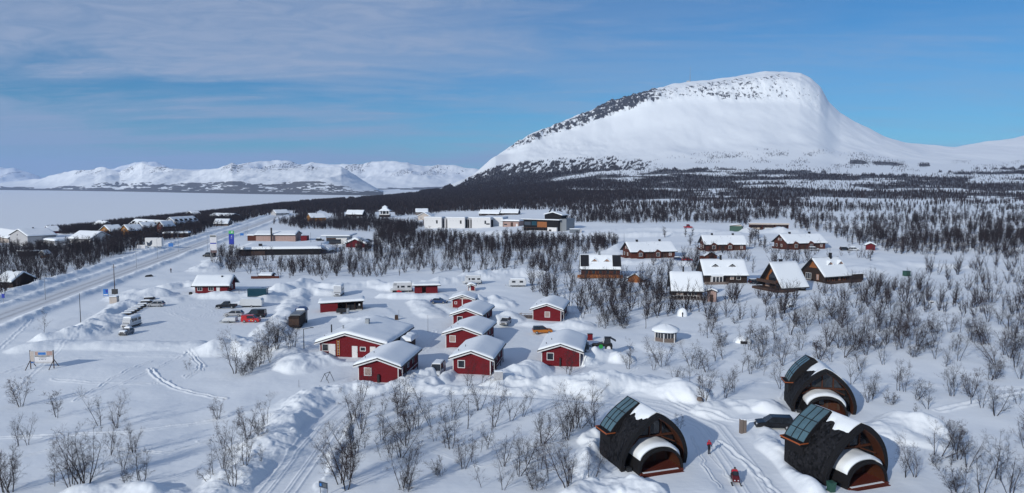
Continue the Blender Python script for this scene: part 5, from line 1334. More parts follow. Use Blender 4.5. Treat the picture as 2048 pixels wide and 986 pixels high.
def small():
    for (px,py,h,lab) in ((91,600,8.5,'plain lamp post at the roadside near the left edge'),(273,536,10,'plain lamp post on the far kerb below the white sign box'),(315,517,9,'plain lamp post before the white sign box'),
                          (415,503,9,'lamp post at the bend of the road left of the white pylon'),(357,504,9,'lamp post beyond the far kerb by the blue road sign'),(495,470,8,'lamp post on the far road kerb above the blue pylon')):
        pole(lab,px,py,h,True,group='street lamps along the main road',rot=PI/2)
    pole('dark utility pole with a transformer box by the parking area',230,592,9.5,False,'utility_pole','utility pole',m='wooddark',r=.14)
    t=bpy.data.objects['utility_pole'];MB().box(-.8,.8,-.25,.25,.6,2.1).obj('fence_box','darkmetal',t);MB().box(-.6,.6,-.08,.08,8.6,8.75).obj('crossarm','wooddark',t)
    for i,(px,py,h) in enumerate(((162,655,7.),(700,512,9),(622,500,8),(1248,488,6))):
        pole(['slim bare pole in the snow left of the camper van','thin bare pole among the shop yard birches','short dark pole on the long flat shop roof edge','thin pole behind the leftmost log house'][i],px,py,h,False,'bare_pole','pole',m='darkmetal')
    pole('curved dark lamp post leaning beside the lodge left corner',608,700,4.2,True,m='darkmetal',r=.1)
    pole('thin bare mast in the yard right of the lodge roof',856,662,4.,False,'bare_pole','pole',m='darkmetal',r=.04)
    # billboard
    x,y,z=G(85,738);t=thing('billboard','large weathered picture billboard on braced legs in the left snowfield','billboard',x,y,z-.2,.02)
    w=4.1
    MB().box(-w/2,w/2,-.05,.05,1.1,3.35).obj('panel','dirtywhite',t)
    patch(t,-w/2+.02,-w/2+.65,1.2,3.25,'pale');patch(t,-.6,.75,2.65,3.1,'sign_sky');patch(t,-1.15,-.65,2.6,3.2,'pink');patch(t,.9,1.9,2.55,3.3,'pink');patch(t,-1.2,1.4,2.33,2.5,'sign_grey')
    patch(t,-1.2,1.9,1.4,2.28,'sign_white');patch(t,-w/2+.1,-w/2+.72,1.15,1.45,'sign_sky')
    for (a,b,c) in ((-.55,.85,2.05),(-.5,-.3,1.78),(-.15,.35,1.78),(.5,.75,1.78)): patch(t,a,b,c,c+.09,'sign_dark',-.062,'lettering')
    for s_ in (-1,1):
        MB().box(s_*w/2-.07,s_*w/2+.07,-.05,.05,0,3.5).obj('post','wooddark',t)
        MB().cyl((s_*w/2,.1,1.8),(s_*w/2-.2,1.9,0),.07,.07,5).cyl((s_*w/2,-.1,1.6),(s_*w/2-.3,-1.2,0),.07,.07,5).obj('brace','wooddark',t)
    # price pylon and blue pylon
    x,y,z=G(428,517);t=thing('price_pylon','tall white price pylon with grey and blue bands beside the road','sign',x,y,z-.3,.05)
    u=30/1462;hh=10
    MB().box(-1.5,1.5,-.25,.25,4.2,11.).obj('panel','sign_white',t,bevel=.04);patch(t,-1.35,1.2,10.,10.8,'sign_grey',-.26);patch(t,-1.35,1.35,7.0,7.5,'sign_blue',-.26);patch(t,-1.35,1.35,3.0,4.15,'sign_brown',-.2)
    for xx in (-1.3,1.3): MB().box(xx-.12,xx+.12,-.2,.2,0,4.2).obj('post','galv',t)
    x,y,z=G(463.5,496);t=thing('fuel_pylon','dark blue fuel pylon with a green top and white emblem','sign',x,y,z-.3,.05)
    MB().box(-1.25,1.25,-.3,.3,2.2,7.6).obj('panel','sign_blue',t,bevel=.04);MB().box(-1.25,1.25,-.3,.3,7.61,9.2).obj('top_panel','sign_green',t,bevel=.04);MB().box(-1.1,1.1,-.2,.2,0,2.2).obj('foot','galv',t)
    MB().prism([(-.2,6.2),(.45,6.2),(.45,6.9),(.1,6.5)],-.32,-.306).box(-.3,.5,-.32,-.306,5.4,5.55).obj('emblem','sign_white',t)
    MB().prism([(.0,8.),(.9,8.4),(.6,9.),(.2,8.8)],-.32,-.306).obj('emblem','sign_white',t)
    # road signs
    t=signboard('info_sign','blue and white information sign on posts beside the beige box','sign',212,597,1.45,2.1,.6,'sign_sky');patch(t,-.6,.6,.85,1.15,'sign_white');patch(t,.0,.6,1.6,2.5,'sign_blue')
    t=signboard('blue_sign','bright blue road sign beyond the white sign box','sign',342,500,2.4,1.8,1.0,'sign_sky')
    t=signboard('blue_sign','small blue parking sign at the left picture edge','sign',7,607,.8,1.1,1.6,'sign_blue',posts=1)
    t=signboard('blue_sign','light blue direction sign beside the road right of the blue pylon','sign',484,474,2.2,1.5,1.0,'sign_sky')
    t=signboard('white_sign','small white notice panel left of the large sign box','sign',282.5,500,4.0,1.8,1.,'sign_white')
    x,y,z=G(309,499);t=thing('sign_box','white box-shaped advertisement with a dark figure on its left side','sign',x,y,z-.2,.1)
    MB().box(-4.,4.,-1.2,1.2,.8,5.2).obj('panel','white',t,bevel=.05);MB().prism([(-2.9,1.2),(-1.6,1.0),(-.6,2.0),(-.5,4.0),(-1.4,3.6),(-2.0,2.6),(-3.3,3.3)],-1.25,-1.206).obj('figure','sign_dark',t)
    for xx in (-3,0,3): MB().box(xx-.15,xx+.15,-.5,.5,0,.8).obj('foot','galv',t)
    x,y,z=G(229,608);t=thing('utility_cabinet','square beige wooden cabinet by the parking area sign','cabinet',x,y,z-.1,.15)
    MB().box(-.95,.95,-.9,.9,0,1.9).obj('body','pale',t,bevel=.02);MB().box(-1.,1.,-.95,.95,1.902,1.98).obj('lid','greywood',t);snowcap(-.95,.95,-.9,.9,lambda a,b:1.98,.2,t,nx=5,ny=5,r=.3)
    # white utility box
    x,y,z=G(997,774);t=thing('utility_box','plain white utility box in the snow below the middle red cabin','box',x,y,z-.1,.1)
    MB().box(-.7,.7,-.5,.5,0,1.35).obj('body','dirtywhite',t,bevel=.03);snowcap(-.7,.7,-.5,.5,lambda a,b:1.35,.12,t,nx=5,ny=5,r=.2)
    # log post
    x,y,z=G(1485.5,864);t=thing('log_post','stout grey timber post pillar standing alone in the snow','post',x,y,z-.2,.2)
    MB().box(-.42,-.02,-.3,.3,0,2.05).obj('log','greywood',t,bevel=.06);MB().box(.02,.42,-.28,.3,0,1.95).obj('log','greywood',t,bevel=.06);snowcap(-.4,.4,-.28,.28,lambda a,b:1.96,.14,t,nx=5,ny=5,r=.2,name='snow_top')
    x,y,z=G(1399,803);t=thing('boulder','round grey-brown boulder poking through snow by a birch','boulder',x,y,z,0)
    P=[[(.55*math.cos(k/5*PI/2)*math.cos(i*PI/8)*(1+.1*math.sin(i*3.1)),.45*math.cos(k/5*PI/2)*math.sin(i*PI/8),.55*math.sin(k/5*PI/2)) for i in range(17)] for k in range(6)]
    MB().grid(P).obj('stone','greywood',t,smooth=True)
    # swing frame
    x,y,z=G(655,765);t=thing('swing_frame','thin A-shaped swing frame half buried in snow','swing',x,y,z-.1,1.15)
    for xx in (-.7,.7): MB().cyl((xx,-.9,0),(xx*.95,0,1.6),.045,.045,6).cyl((xx,.9,0),(xx*.95,0,1.6),.045,.045,6).obj('leg','darkmetal',t)
    MB().cyl((-.8,0,1.6),(.8,0,1.6),.045,.045,6).obj('crossbar','darkmetal',t)
    for i,(px,py,h) in enumerate(((598,776,1.5),(640,779,.8),(776,702,0))):
        if h: pole(['slim marker stake left of the swing frame','short marker stake at the lane edge below the swing frame'][i],px,py,h,False,'marker_stake','stake',m='darkmetal',r=.035)
    # dark small sign
    t=signboard('dark_sign','small slanted dark blue lattice sign beside the ploughed lane','sign',647,1000,1.15,.62,1.35,'sign_dark',R(-28),th=.05)
    for i in range(3): patch(t,.05+.15*i,.12+.15*i,1.45,1.85,'sign_grey',-.032)
    patch(t,-.45,-.2,1.5,1.8,'sign_sky',-.032)
    # yard marker and dark bin by a thin pole
    x,y,z=G(793,638);t=thing('dark_bin','dark brown bin beside a thin pole in the middle of the yard','bin',x,y,z,.2)
    MB().prism([(-.45,-.4),(.45,-.4),(.45,.4),(-.45,.4)],0,1.15,'z',.85).obj('body','wooddark',t,bevel=.05);MB().cyl((.6,.1,0),(.6,.1,2.4),.03,.03,5).obj('pole','darkmetal',t)
    # fence right of the entry house
    x0,y0=flat(478,590);x1,y1=flat(560,580)
    t=thing('wire_fence','thin wire fence running through snow right of the entrance house','fence',x0,y0,float(hb(x0,y0)),math.atan2(y1-y0,x1-x0))
    Lf=math.hypot(x1-x0,y1-y0)
    for i in range(8): MB().cyl((Lf*i/7,0,-.3),(Lf*i/7,0,1.5),.05,.05,5).obj('post','darkmetal',t)
    MB().box(0,Lf,-.02,.02,1.0,1.04).box(0,Lf,-.02,.02,1.4,1.44).obj('wire','darkmetal',t)
    # mast on the fell
    a,s=ray(1380,163);Y=3195;X=a*Y;zt=CH+s*Y;h=28/1462*Y
    t=thing('summit_mast','thin guyed radio mast on the fell summit ridge','mast',X,Y,zt-8,0)
    MB().cyl((0,0,0),(0,0,h*.45+8),1.3,1.1,6).cyl((0,0,h*.45+8),(0,0,h+8),.8,.35,6).obj('mast_tube','metal',t);MB().box(-14,-2,-4,4,4,11).obj('mast_hut','dirtywhite',t)
    x,y,z=G(342,546);t=thing('person','person in dark clothes standing on the slope right of the main road','person',x,y,z,0)
    figure(t,1.75,'cloth_black','cloth_black','stand')
    x,y,z=G(297,554);t=thing('dark_sledge','dark toppled sledge lying on the slope beside the main road','sledge',x,y,z,.4)
    MB().prism([(-1.2,0),(-.9,.5),(.9,.75),(1.6,.1)],-.5,.5).obj('tub','black',t,bevel=.05);MB().box(-1.2,1.4,-.5,-.42,0,.06).obj('runner','darkmetal',t)
# ================================================================ people
def figure(root,h,top,legs,pose,hat='jacket_red'):
    s=h/1.75
    if pose=='stand':
        J=dict(pel=(0,0,.95),spine=(0,.01,1.2),chest=(0,0,1.4),neck=(0,0,1.5),head=(0,-.01,1.6),crown=(0,0,1.72),lsh=(-.18,0,1.42),rsh=(.18,0,1.42),lel=(-.26,-.02,1.15),rel=(.25,-.06,1.16),lha=(-.2,-.2,1.02),rha=(.2,-.24,1.05),lhp=(-.09,0,.9),rhp=(.09,0,.9),lkn=(-.1,-.04,.5),rkn=(.1,-.02,.5),lan=(-.1,.02,.09),ran=(.1,.02,.09),lto=(-.11,-.18,.05),rto=(.11,-.18,.05))
    else:
        J=dict(pel=(0,0,.72),spine=(0,-.08,.95),chest=(0,-.14,1.15),neck=(0,-.16,1.26),head=(0,-.2,1.36),crown=(0,-.19,1.48),lsh=(-.2,-.14,1.18),rsh=(.2,-.14,1.18),lel=(-.32,-.3,.98),rel=(.32,-.3,.98),lha=(-.3,-.55,.98),rha=(.3,-.55,.98),lhp=(-.12,-.02,.68),rhp=(.12,-.02,.68),lkn=(-.26,-.42,.66),rkn=(.26,-.42,.66),lan=(-.28,-.3,.27),ran=(.28,-.3,.27),lto=(-.28,-.5,.24),rto=(.28,-.5,.24))
    Rr=dict(pel=.15,spine=.14,chest=.17,neck=.07,head=.11,crown=.09,lsh=.09,rsh=.09,lel=.065,rel=.065,lha=.05,rha=.05,lhp=.11,rhp=.11,lkn=.08,rkn=.08,lan=.065,ran=.065,lto=.055,rto=.055)
    E=[('pel','spine'),('spine','chest'),('chest','neck'),('neck','head'),('head','crown'),('chest','lsh'),('lsh','lel'),('lel','lha'),('chest','rsh'),('rsh','rel'),('rel','rha'),('pel','lhp'),('lhp','lkn'),('lkn','lan'),('lan','lto'),('pel','rhp'),('rhp','rkn'),('rkn','ran'),('ran','rto')]
    def skin(keys,name,m,grow=0):
        kk=[k for k in J if k in keys];idx={k:i for i,k in enumerate(kk)}
        me=bpy.data.meshes.new(name);me.from_pydata([tuple(c*s for c in J[k]) for k in kk],[(idx[a],idx[b]) for a,b in E if a in idx and b in idx],[])
        o=link(bpy.data.objects.new(name,me),root);md=o.modifiers.new('skin','SKIN');md.use_smooth_shade=True
        for k in kk:
            v=me.skin_vertices[0].data[idx[k]];r=(Rr[k]+grow)*s;v.radius=(r,r);v.use_root=(k==kk[0])
        sb=o.modifiers.new('sub','SUBSURF');sb.levels=1;sb.render_levels=2;me.materials.append(M[m]);return o
    skin(set(J),'body',legs)
    skin({'spine','chest','neck','lsh','lel','lha','rsh','rel','rha'}-{'lha','rha'} if 1 else 0,'jacket',top,.022)
    hx,hy,hz=[c*s for c in J['head']]
    P=[[(hx+.085*s*math.sin(k/6*PI)*math.cos(i*PI/6),hy-.03*s+.10*s*math.sin(k/6*PI)*math.sin(i*PI/6),hz+.0*s+.115*s*math.cos(k/6*PI)) for i in range(13)] for k in range(7)]
    MB().grid(P).obj('face','skin',root,smooth=True)
    P=[[(hx+.125*s*math.sin(k/6*PI*.72)*math.cos(i*PI/6),hy+.015*s+.135*s*math.sin(k/6*PI*.72)*math.sin(i*PI/6),hz+.03*s+.15*s*math.cos(k/6*PI*.72)) for i in range(13)] for k in range(7)]
    MB().grid(P).obj('hat',hat,root,smooth=True)
    f=MB()
    for s_ in (-1,1): f.box(hx+s_*.035*s-.012,hx+s_*.035*s+.012,hy-.14*s,hy-.12*s,hz+.0,hz+.015)
    f.box(hx-.012,hx+.012,hy-.155*s,hy-.12*s,hz-.035,hz);f.box(hx-.025,hx+.025,hy-.135*s,hy-.115*s,hz-.07,hz-.06);f.obj('features','cloth_black',root)
    # hands with fingers
    for k in ('lha','rha'):
        x,y,z=[c*s for c in J[k]];mb=MB().box(x-.035,x+.035,y-.09,y,z-.02,z+.02)
        for i in range(4): mb.cyl((x-.03+.02*i,y-.09,z),(x-.03+.02*i,y-.15-.01*(i%2),z-.03),.011,.009,5)
        sg=1 if k[0]=='l' else -1;mb.cyl((x+sg*.035,y-.03,z),(x+sg*.06,y-.09,z-.01),.013,.01,5);mb.obj('glove','cloth_black',root,smooth=True)
def people():
    x,y,z=G(1418,905);t=thing('person','person in a red jacket, red hat and black trousers walking on the cabin path','person',x,y,z-.03,R(15));figure(t,1.75,'jacket_red','cloth_black','stand')
    MB().prism([(-.17,1.02),(.17,1.02),(.15,1.45),(-.15,1.45)],.12,.3).obj('backpack','cloth_black',t,bevel=.05)
    x,y,z=G(1470,960);rot=R(-8)
    s=thing('snowmobile','red snowmobile with two black skis heading down the cabin path','snowmobile',x,y,z,rot)
    MB().prism([(-.95,.32),(-1.05,.5),(-.6,.85),(.1,.95),(.25,.4)],-.38,.38,'x').obj('hood','snowmobile_red',s,bevel=.07)
    MB().prism([(-.42,.86),(-.1,.93),(.02,1.2),(-.02,1.22)],-.25,.25,'x').obj('windshield','glass',s)
    MB().prism([(.25,.45),(.25,.8),(1.5,.85),(1.7,.55),(1.7,.4)],-.2,.2,'x').obj('seat','cloth_black',s,bevel=.05);MB().box(-.24,.24,-.2,1.75,.03,.38).obj('track','tyre',s,bevel=.08)
    for s_ in (-1,1):
        MB().prism([(-1.55,.28),(-1.4,.06),(-.3,.04),(-.3,.09),(-1.35,.11)],s_*.47-.07,s_*.47+.07,'x').obj('ski','black',s);MB().cyl((s_*.47,-.9,.1),(s_*.25,-.75,.5),.035,.035,6).obj('ski_leg','darkmetal',s)
        MB().box(s_*.3-.09,s_*.3+.09,-.1,.9,.3,.36).obj('running_board','black',s)
    MB().cyl((-.38,-.12,1.02),(.38,-.12,1.02),.025,.025,6).cyl((0,-.12,1.02),(0,-.25,.8),.03,.03,6).obj('handlebar','black',s)
    MB().box(-.25,-.12,-1.03,-.98,.5,.6).box(.12,.25,-1.03,-.98,.5,.6).obj('headlight','lamp',s)
    # rider is a person of their own
    p=thing('person','rider in a red jacket and black helmet seated on the red snowmobile','person',x-math.sin(rot)*.45,y+math.cos(rot)*.45,z+.02,rot);figure(p,1.8,'jacket_red','cloth_black','sit','cloth_black')
    # sign on the path edge by front arched cabin handled with the cabin
# ================================================================ village in the distance
def flatb(name,label,cat,a,b,D,Hh,wall,snow=.5,ov=.4,fascia='fascia',wins=(),group=None,doors=()):
    "flat-roofed block seen from its long side"
    o,rot,w=fp(*a,*b);t=thing(name,label,cat,*o,rot,group)
    MB().box(0,w,0,D,-1,Hh).obj('wall',wall,t);MB().box(-ov,w+ov,-ov,D+ov,Hh,Hh+.25).obj('roof',fascia,t)
    snowcap(-ov,w+ov,-ov,D+ov,lambda x,y:Hh+.25,snow,t,seed=int(a[0]),r=.5)
    for (p,z,ww,hh,m) in wins: MB().box(p*w,p*w+ww,-.06,-.003,z,z+hh).obj('window',m,t)
    for (p,z,ww,hh,m) in doors: MB().box(p*w,p*w+ww,-.08,-.003,z,z+hh).obj('door',m,t)
    return t,w
def village():
    # hotel of white blocks
    o,rot,w=fp(848,456,985,456)
    t=thing('white_hotel','long white block building with dark recesses, seen across the birch belt','building',*o,rot)
    bl=[(0,.26),(.345,.60),(.70,.97)]
    for a,b in bl: MB().box(a*w,b*w,0,9,-1.5,8.).obj('wall','white',t);snowcap(a*w-.1,b*w+.1,-.1,9.1,lambda x,y:8.,.5,t,r=.5,seed=int(a*50))
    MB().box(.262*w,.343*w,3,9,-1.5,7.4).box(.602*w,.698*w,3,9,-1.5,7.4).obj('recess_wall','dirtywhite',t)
    for p in (.27,.325,.615,.64,.68,.975,.99): MB().box(p*w-.45,p*w+.45,2.6,2.98,-.5,6.6).obj('dark_strip','blackboard',t)  # dark upright strips set in the gaps beside the white blocks
    for a in (.18,.53,.885): MB().box(a*w,a*w+1.2,-.06,-.003,3.5,6.).obj('window','glass',t)
    MB().box(.885*w+1.3,.885*w+4.,-.06,-.003,3.,4.).obj('window','glass',t)
    for a,b in bl:
        for i in range(4): MB().box(a*w+2+i*2.3,a*w+2.35+i*2.3,-.03,-.003,5.6,5.85).obj('wall_vent','metal',t)
    MB().box(8,w+6,9.1,32,-1.5,7.6).obj('rear_wing','white',t);snowcap(8,w+6,9.1,32,lambda x,y:7.6,.6,t,r=.8,seed=77,name='rear_roof_snow',nx=24,ny=14)
    t,w=flatb('low_annex','low pinkish brown annex under a deep snow roof beside the white building','building',(996,454),(1037,454),14,4.6,'pink',1.,1.2,wins=[(.05,1.2,1.4,2.4,'taillamp'),(.3,1.6,2.5,1.,'glass'),(.62,.6,2.,3.2,'wooddark'),(.88,.2,1.4,2.6,'white')])
    t,w=flatb('black_lodge','black timber restaurant with green glass, gold panel and white garage','building',(1047,460),(1117,461),11,7.4,'blackboard',.45,1.5,wins=[(.03,3.6,5,2.4,'sign_dark'),(.24,3.6,4,2.8,'car_teal'),(.40,2.4,7.6,3.8,'wood')])
    MB().box(w*.72,w*.98,-1.5,-.1,-1.2,2.6).obj('garage','white',t);MB().box(w*.76,w*.83,-1.56,-1.503,-1,1.2).obj('garage_door','black',t)
    MB().box(-1.,w*.6,-1.4,-.02,1.9,2.15).obj('terrace','wooddark',t)
    for i in range(6): MB().box(i*3.3,i*3.3+.3,-1.3,-1.,-1,1.9).obj('post','wooddark',t)
    MB().prism([(w*.55,7.9),(w*1.02,7.9),(w*1.02,10.6),(w*.78,12.6),(w*.55,11.0)],3,11).obj('upper_storey','blackboard',t)
    MB().prism([(w*.52,11.),(w*.78,12.75),(w*1.05,10.7),(w*1.05,11.3),(w*.78,13.4),(w*.52,11.6)],2.5,12).obj('upper_snow','snow',t,bevel=.15)
    MB().cyl((w*.6,5,11.),(w*.72,5,16.),.5,.5,8).obj('chimney','black',t)
    MB().box(w+.02,w+5,2,14,-1.2,8.5).obj('side_wall','metal',t)  # side in shade: its grey-blue shade is put into the material
    x,y,z=G(1150,466);t=thing('container','pale grey container half buried in snow right of the black restaurant','container',x,y,z,0);MB().box(-3.5,3,-1.2,1.2,0,2.4).obj('body','metal',t,bevel=.05);MB().box(3.1,4.2,-1.1,1.1,0,2.2).obj('end_frame','dirtywhite',t);snowcap(-3.5,3,-1.2,1.2,lambda a,b:2.4,.4,t)
    # carport with bays and the green shed
    o,rot,w=fp(1499,461,1577,461);t=thing('carport','long open carport with a pale timber fascia above the log houses','carport',*o,rot)
    MB().box(0,w,5.5,5.8,-.5,3.6).obj('rear_wall','pink',t);MB().box(-.3,w+.3,-.6,6.2,3.6,4.5).obj('fascia','pale',t);snowcap(-.3,w+.3,-.6,6.2,lambda a,b:4.5,.12,t,r=.3)
    for i in range(4): MB().box(i*(w-.3)/3,i*(w-.3)/3+.3,0,5.48,-.5,3.6).obj('bay_wall','log',t)
    for i in (0,1,2): MB().box(i*(w-.3)/3+.8,i*(w-.3)/3+6,3.0,5.3,-.4,1.6).obj('stored_goods','pale' if i!=1 else 'white',t)
    h=front_house('green_shed','dark green shed with a pale sloping fascia left of the carport','shed',(1459,463),(1484,463),5,eave=3.3,rise=.9,fr=.9,wall='green',trim=None,snow=.3,ovs=.3,apexwall='pale',seed=41)
    # shop and fuel station group
    o,rot,w=fp(508,481,594,481)
    h=long_house('shop_building','long pinkish shop with a tall black chimney before its snow roof','shop',(512,482),(591,482),12,eave=3.6,rise=1.6,wall='pink',trim=None,snow=.5,ovs=1.0,ovf=.8,seed=42)
    MB().box(h.W+.9,h.W+1.9,h.L*.40,h.L*.43,-.5,7.8).obj('chimney','black',h.root)
    MB().box(h.W-6,h.W-.2,-5,-.02,-.5,3.2).obj('red_wing','log',h.root);snowcap(h.W-6.3,h.W+.1,-5.3,0,lambda x,y:3.22,.6,h.root,seed=5)
    MB().box(h.W-7,h.W-2,h.L+2.5,h.L+6,-.5,2.8).obj('red_store','red',h.root)
    t,w=flatb('flat_store','very wide low store whose flat roof is one sheet of snow','shop',(478,511),(640,509),30,2.6,'blackboard',1.1,.8)
    MB().box(1,w*.32,-.9,-.82,.0,1.9).obj('front_fence','wooddark',t);MB().box(w*.22,w*.22+1.5,4,5.2,4,5).obj('roof_unit','black',t)
    t,w=flatb('canopy_shop','flat-roofed canopy building with a white wall beside the shop yard','shop',(652,489),(694,489),14,4.6,'white',.5,2.2,wins=[(.02,.3,8,2.6,'glass')],fascia='metal')
    MB().box(w*.02,w*.48,-.05,-.01,.0,3.6).obj('open_bay','wooddark',t)
    h=front_house('red_hut','red gabled hut with two white windows deep in the shop yard snow','hut',(692,495),(729,495),8,eave=2.0,rise=2.2,wall='red',trim=None,snow=1.0,ovs=1.4,ovf=.8,seed=43)
    h.win('F',h.W*.5,.6,1.4,1.3,'curtain');h.win('F',h.W*.72,.6,1.4,1.3,'curtain')
    h=front_house('snowy_shed','shed with a rounded snow roof and dark points left of the blue car','shed',(622,506),(656,507),6,eave=1.4,rise=1.4,wall='metal',trim=None,snow=1.1,ovs=.8,seed=44,rough=1.)
    h=long_house('log_shelter','low red-brown shelter at the birch belt edge right of the entrance house','shelter',(520,557),(542,557),4,eave=1.0,rise=.6,wall='log',trim=None,snow=.3,ovs=.5,seed=45)
    MB().box(h.W+.4,h.W+.5,-3,h.L+3,.0,.9).obj('side_fence','log',h.root)
    # houses on the far rise
    far=[ # label, a, b, depth, eave, rise, wall, kind(long/front)
     ('snow-roofed house with a pale yellow gable above the road bend',(622,443),(652,442),14,3.5,3.2,'yellow','L'),
     ('dark house with a bright snow roof left of the tiered pavilion',(692,433),(725,433),10,2.6,3.6,'logdark','L'),
     ('snowy house upper of two stacked roofs behind the hotel left end',(832,430),(856,429),10,3.2,3,'greywood','L'),
     ('grey gabled house lower of two beside the hotel left end',(836,440),(860,440),9,3.5,3,'pale','F'),
     ('dark wooden house left of the pair behind the hotel roof',(958,431),(998,430),10,2.2,3,'logdark','L'),
     ('dark wooden house right of the pair behind the hotel roof',(1002,430),(1036,429),10,2.2,3,'logdark','L'),
     ('grey gabled house at the lake shore, nearest the left edge',(21,491),(56,491),16,6.5,3.5,'dirtywhite','F'),
     ('pale pinkish house cut by the left picture edge',(-20,485),(18,486),14,5.5,4,'pale','L'),
     ('red lakeside house on the shore point',(86,468),(101,468),8,3.4,3.4,'red','F'),
     ('broad white-roofed house among dark trees left of the ochre houses',(140,486),(182,485),14,3.0,3.6,'white','L'),
     ('ochre house with dark porch, leftmost of the ochre ones',(200,474),(221,474),9,4.2,3.5,'yellow','F'),
     ('ochre gabled house below the white terrace building',(241,474),(258,474),10,4.5,3.2,'yellow','F'),
     ('tan gabled house touching the white terrace building',(272,466),(287,466),10,4.2,3.2,'wood','F'),
     ('reddish brown gabled house right of the tan one',(314,466),(327,466),10,5,3,'log','F'),
     ('white house with hipped snow roof at the shore line above the ochre ones',(184,458),(200,458),12,3.5,4,'dirtywhite','L'),
     ('dark gabled house on the shore ridge',(372,433),(388,433),10,3.5,4,'logdark','F'),
     ('long flat dark house with thin snow roof by the shore trees',(420,440),(460,440),12,4,2,'logdark','L'),
     ('low snow-domed house below the long flat dark house',(428,452),(456,452),10,2.2,3,'greywood','L'),
     ('dark hut under snow at the left edge below the shore wood',(-5,575),(26,576),8,2.2,2.2,'logdark','L'),
     ('small ochre shed in the left shore clearing',(81,516),(88,516),3,2.2,.8,'yellow','F'),
     ('snow-covered house above the left end of the far road',(552,431),(578,430),10,2.5,3,'dirtywhite','L'),
    ]
    for i,(lab,a,b,D,e,r,wall,k) in enumerate(far):
        fn=long_house if k=='L' else front_house
        h=fn('village_house',lab,'house',a,b,D,eave=e,rise=r,wall=wall,trim=None,snow=.55,ovs=.9,ovf=.6,seed=60+i)
        if k=='L':
            n=max(2,int(h.L/4));
            for j in range(n): h.win('R',h.L*(j+.3)/n,1.,1.1,1.2,'glass',wall if j%2 else 'white')
        else:
            h.win('F',h.W*.2,1.1,1.2,1.3,'glass');h.win('F',h.W*.6,1.1,1.2,1.3,'glass')
            if e>4: h.win('F',h.W*.4,e-.2,1.2,1.3,'glass')
        if i%2==0: h.chimney(h.xa+.4,h.L*.5,1.2,.35,'black')
    # terrace blocks with rows of dormers
    for lab,a,b,sd in (('white terrace building with a row of small dark dormers',(257,459),(319,458),90),('pale terrace building with dark dormers right of the white one',(352,456),(399,452),91)):
        h=long_house('terrace_building',lab,'building',a,b,12,eave=3.6,rise=4.2,wall='dirtywhite',trim=None,snow=.5,ovs=.9,seed=sd)
        for j in range(5):
            p=h.L*(j+.5)/5;xf=h.W-1.2;z0=h.zr(xf)
            d=MB().prism([(p-1.4,z0-.3),(p+1.4,z0-.3),(p+1.4,z0+1.2),(p,z0+2.4),(p-1.4,z0+1.2)],xf-3,xf,'x').obj('dormer','blackboard',h.root)
            h.win('R',p-.6,1.1,1.2,1.3,'glass')
    t,w=flatb('long_shed','long low shed with a row of dark openings behind the grey gabled house','shed',(58,488),(110,488),26,3.,'dirtywhite',1.2,.3,wins=[(.03,.4,14,1.6,'blackboard'),(.7,.6,3,1.,'metal')])
    t,w=flatb('dark_shed','low dark shed in the left shore clearing','shed',(35,513),(58,513),5,2.4,'blackboard',.3,.3)
    t,w=flatb('flat_house','long flat white-roofed row half hidden in the wood below the terrace','building',(326,476),(376,475),8,2.6,'wooddark',.8,.3)
    # tiered pavilion
    x,y=flat(770,434);z=float(hb(x,y));t=thing('tiered_pavilion','white two-tiered pavilion tower with a stepped snow roof','pavilion',x,y,z,0)
    MB().box(-5.,5.,-4,4,0,2.4).obj('base_wall','logdark',t);MB().box(-5.2,5.2,-4.2,4.2,2.4,3.2).obj('balcony','white',t)
    for xx in (-4.6,-1.8,1.8,4.6): MB().box(xx-.3,xx+.3,-4,-3.4,3.2,6.2).obj('column','white',t)
    MB().box(-3.6,3.6,-3,3,3.2,6.2).obj('inner_wall','glass',t)
    for (r,z0,z1,r2) in ((6.2,6.2,8.6,2.6),(2.4,8.6,9.8,2.2),(3.0,9.8,11.6,.3)):
        MB().prism([(-r,-r*.8),(r,-r*.8),(r,r*.8),(-r,r*.8)],z0,z1,'z',r2/r).obj('roof_tier','snow',t,bevel=.2)
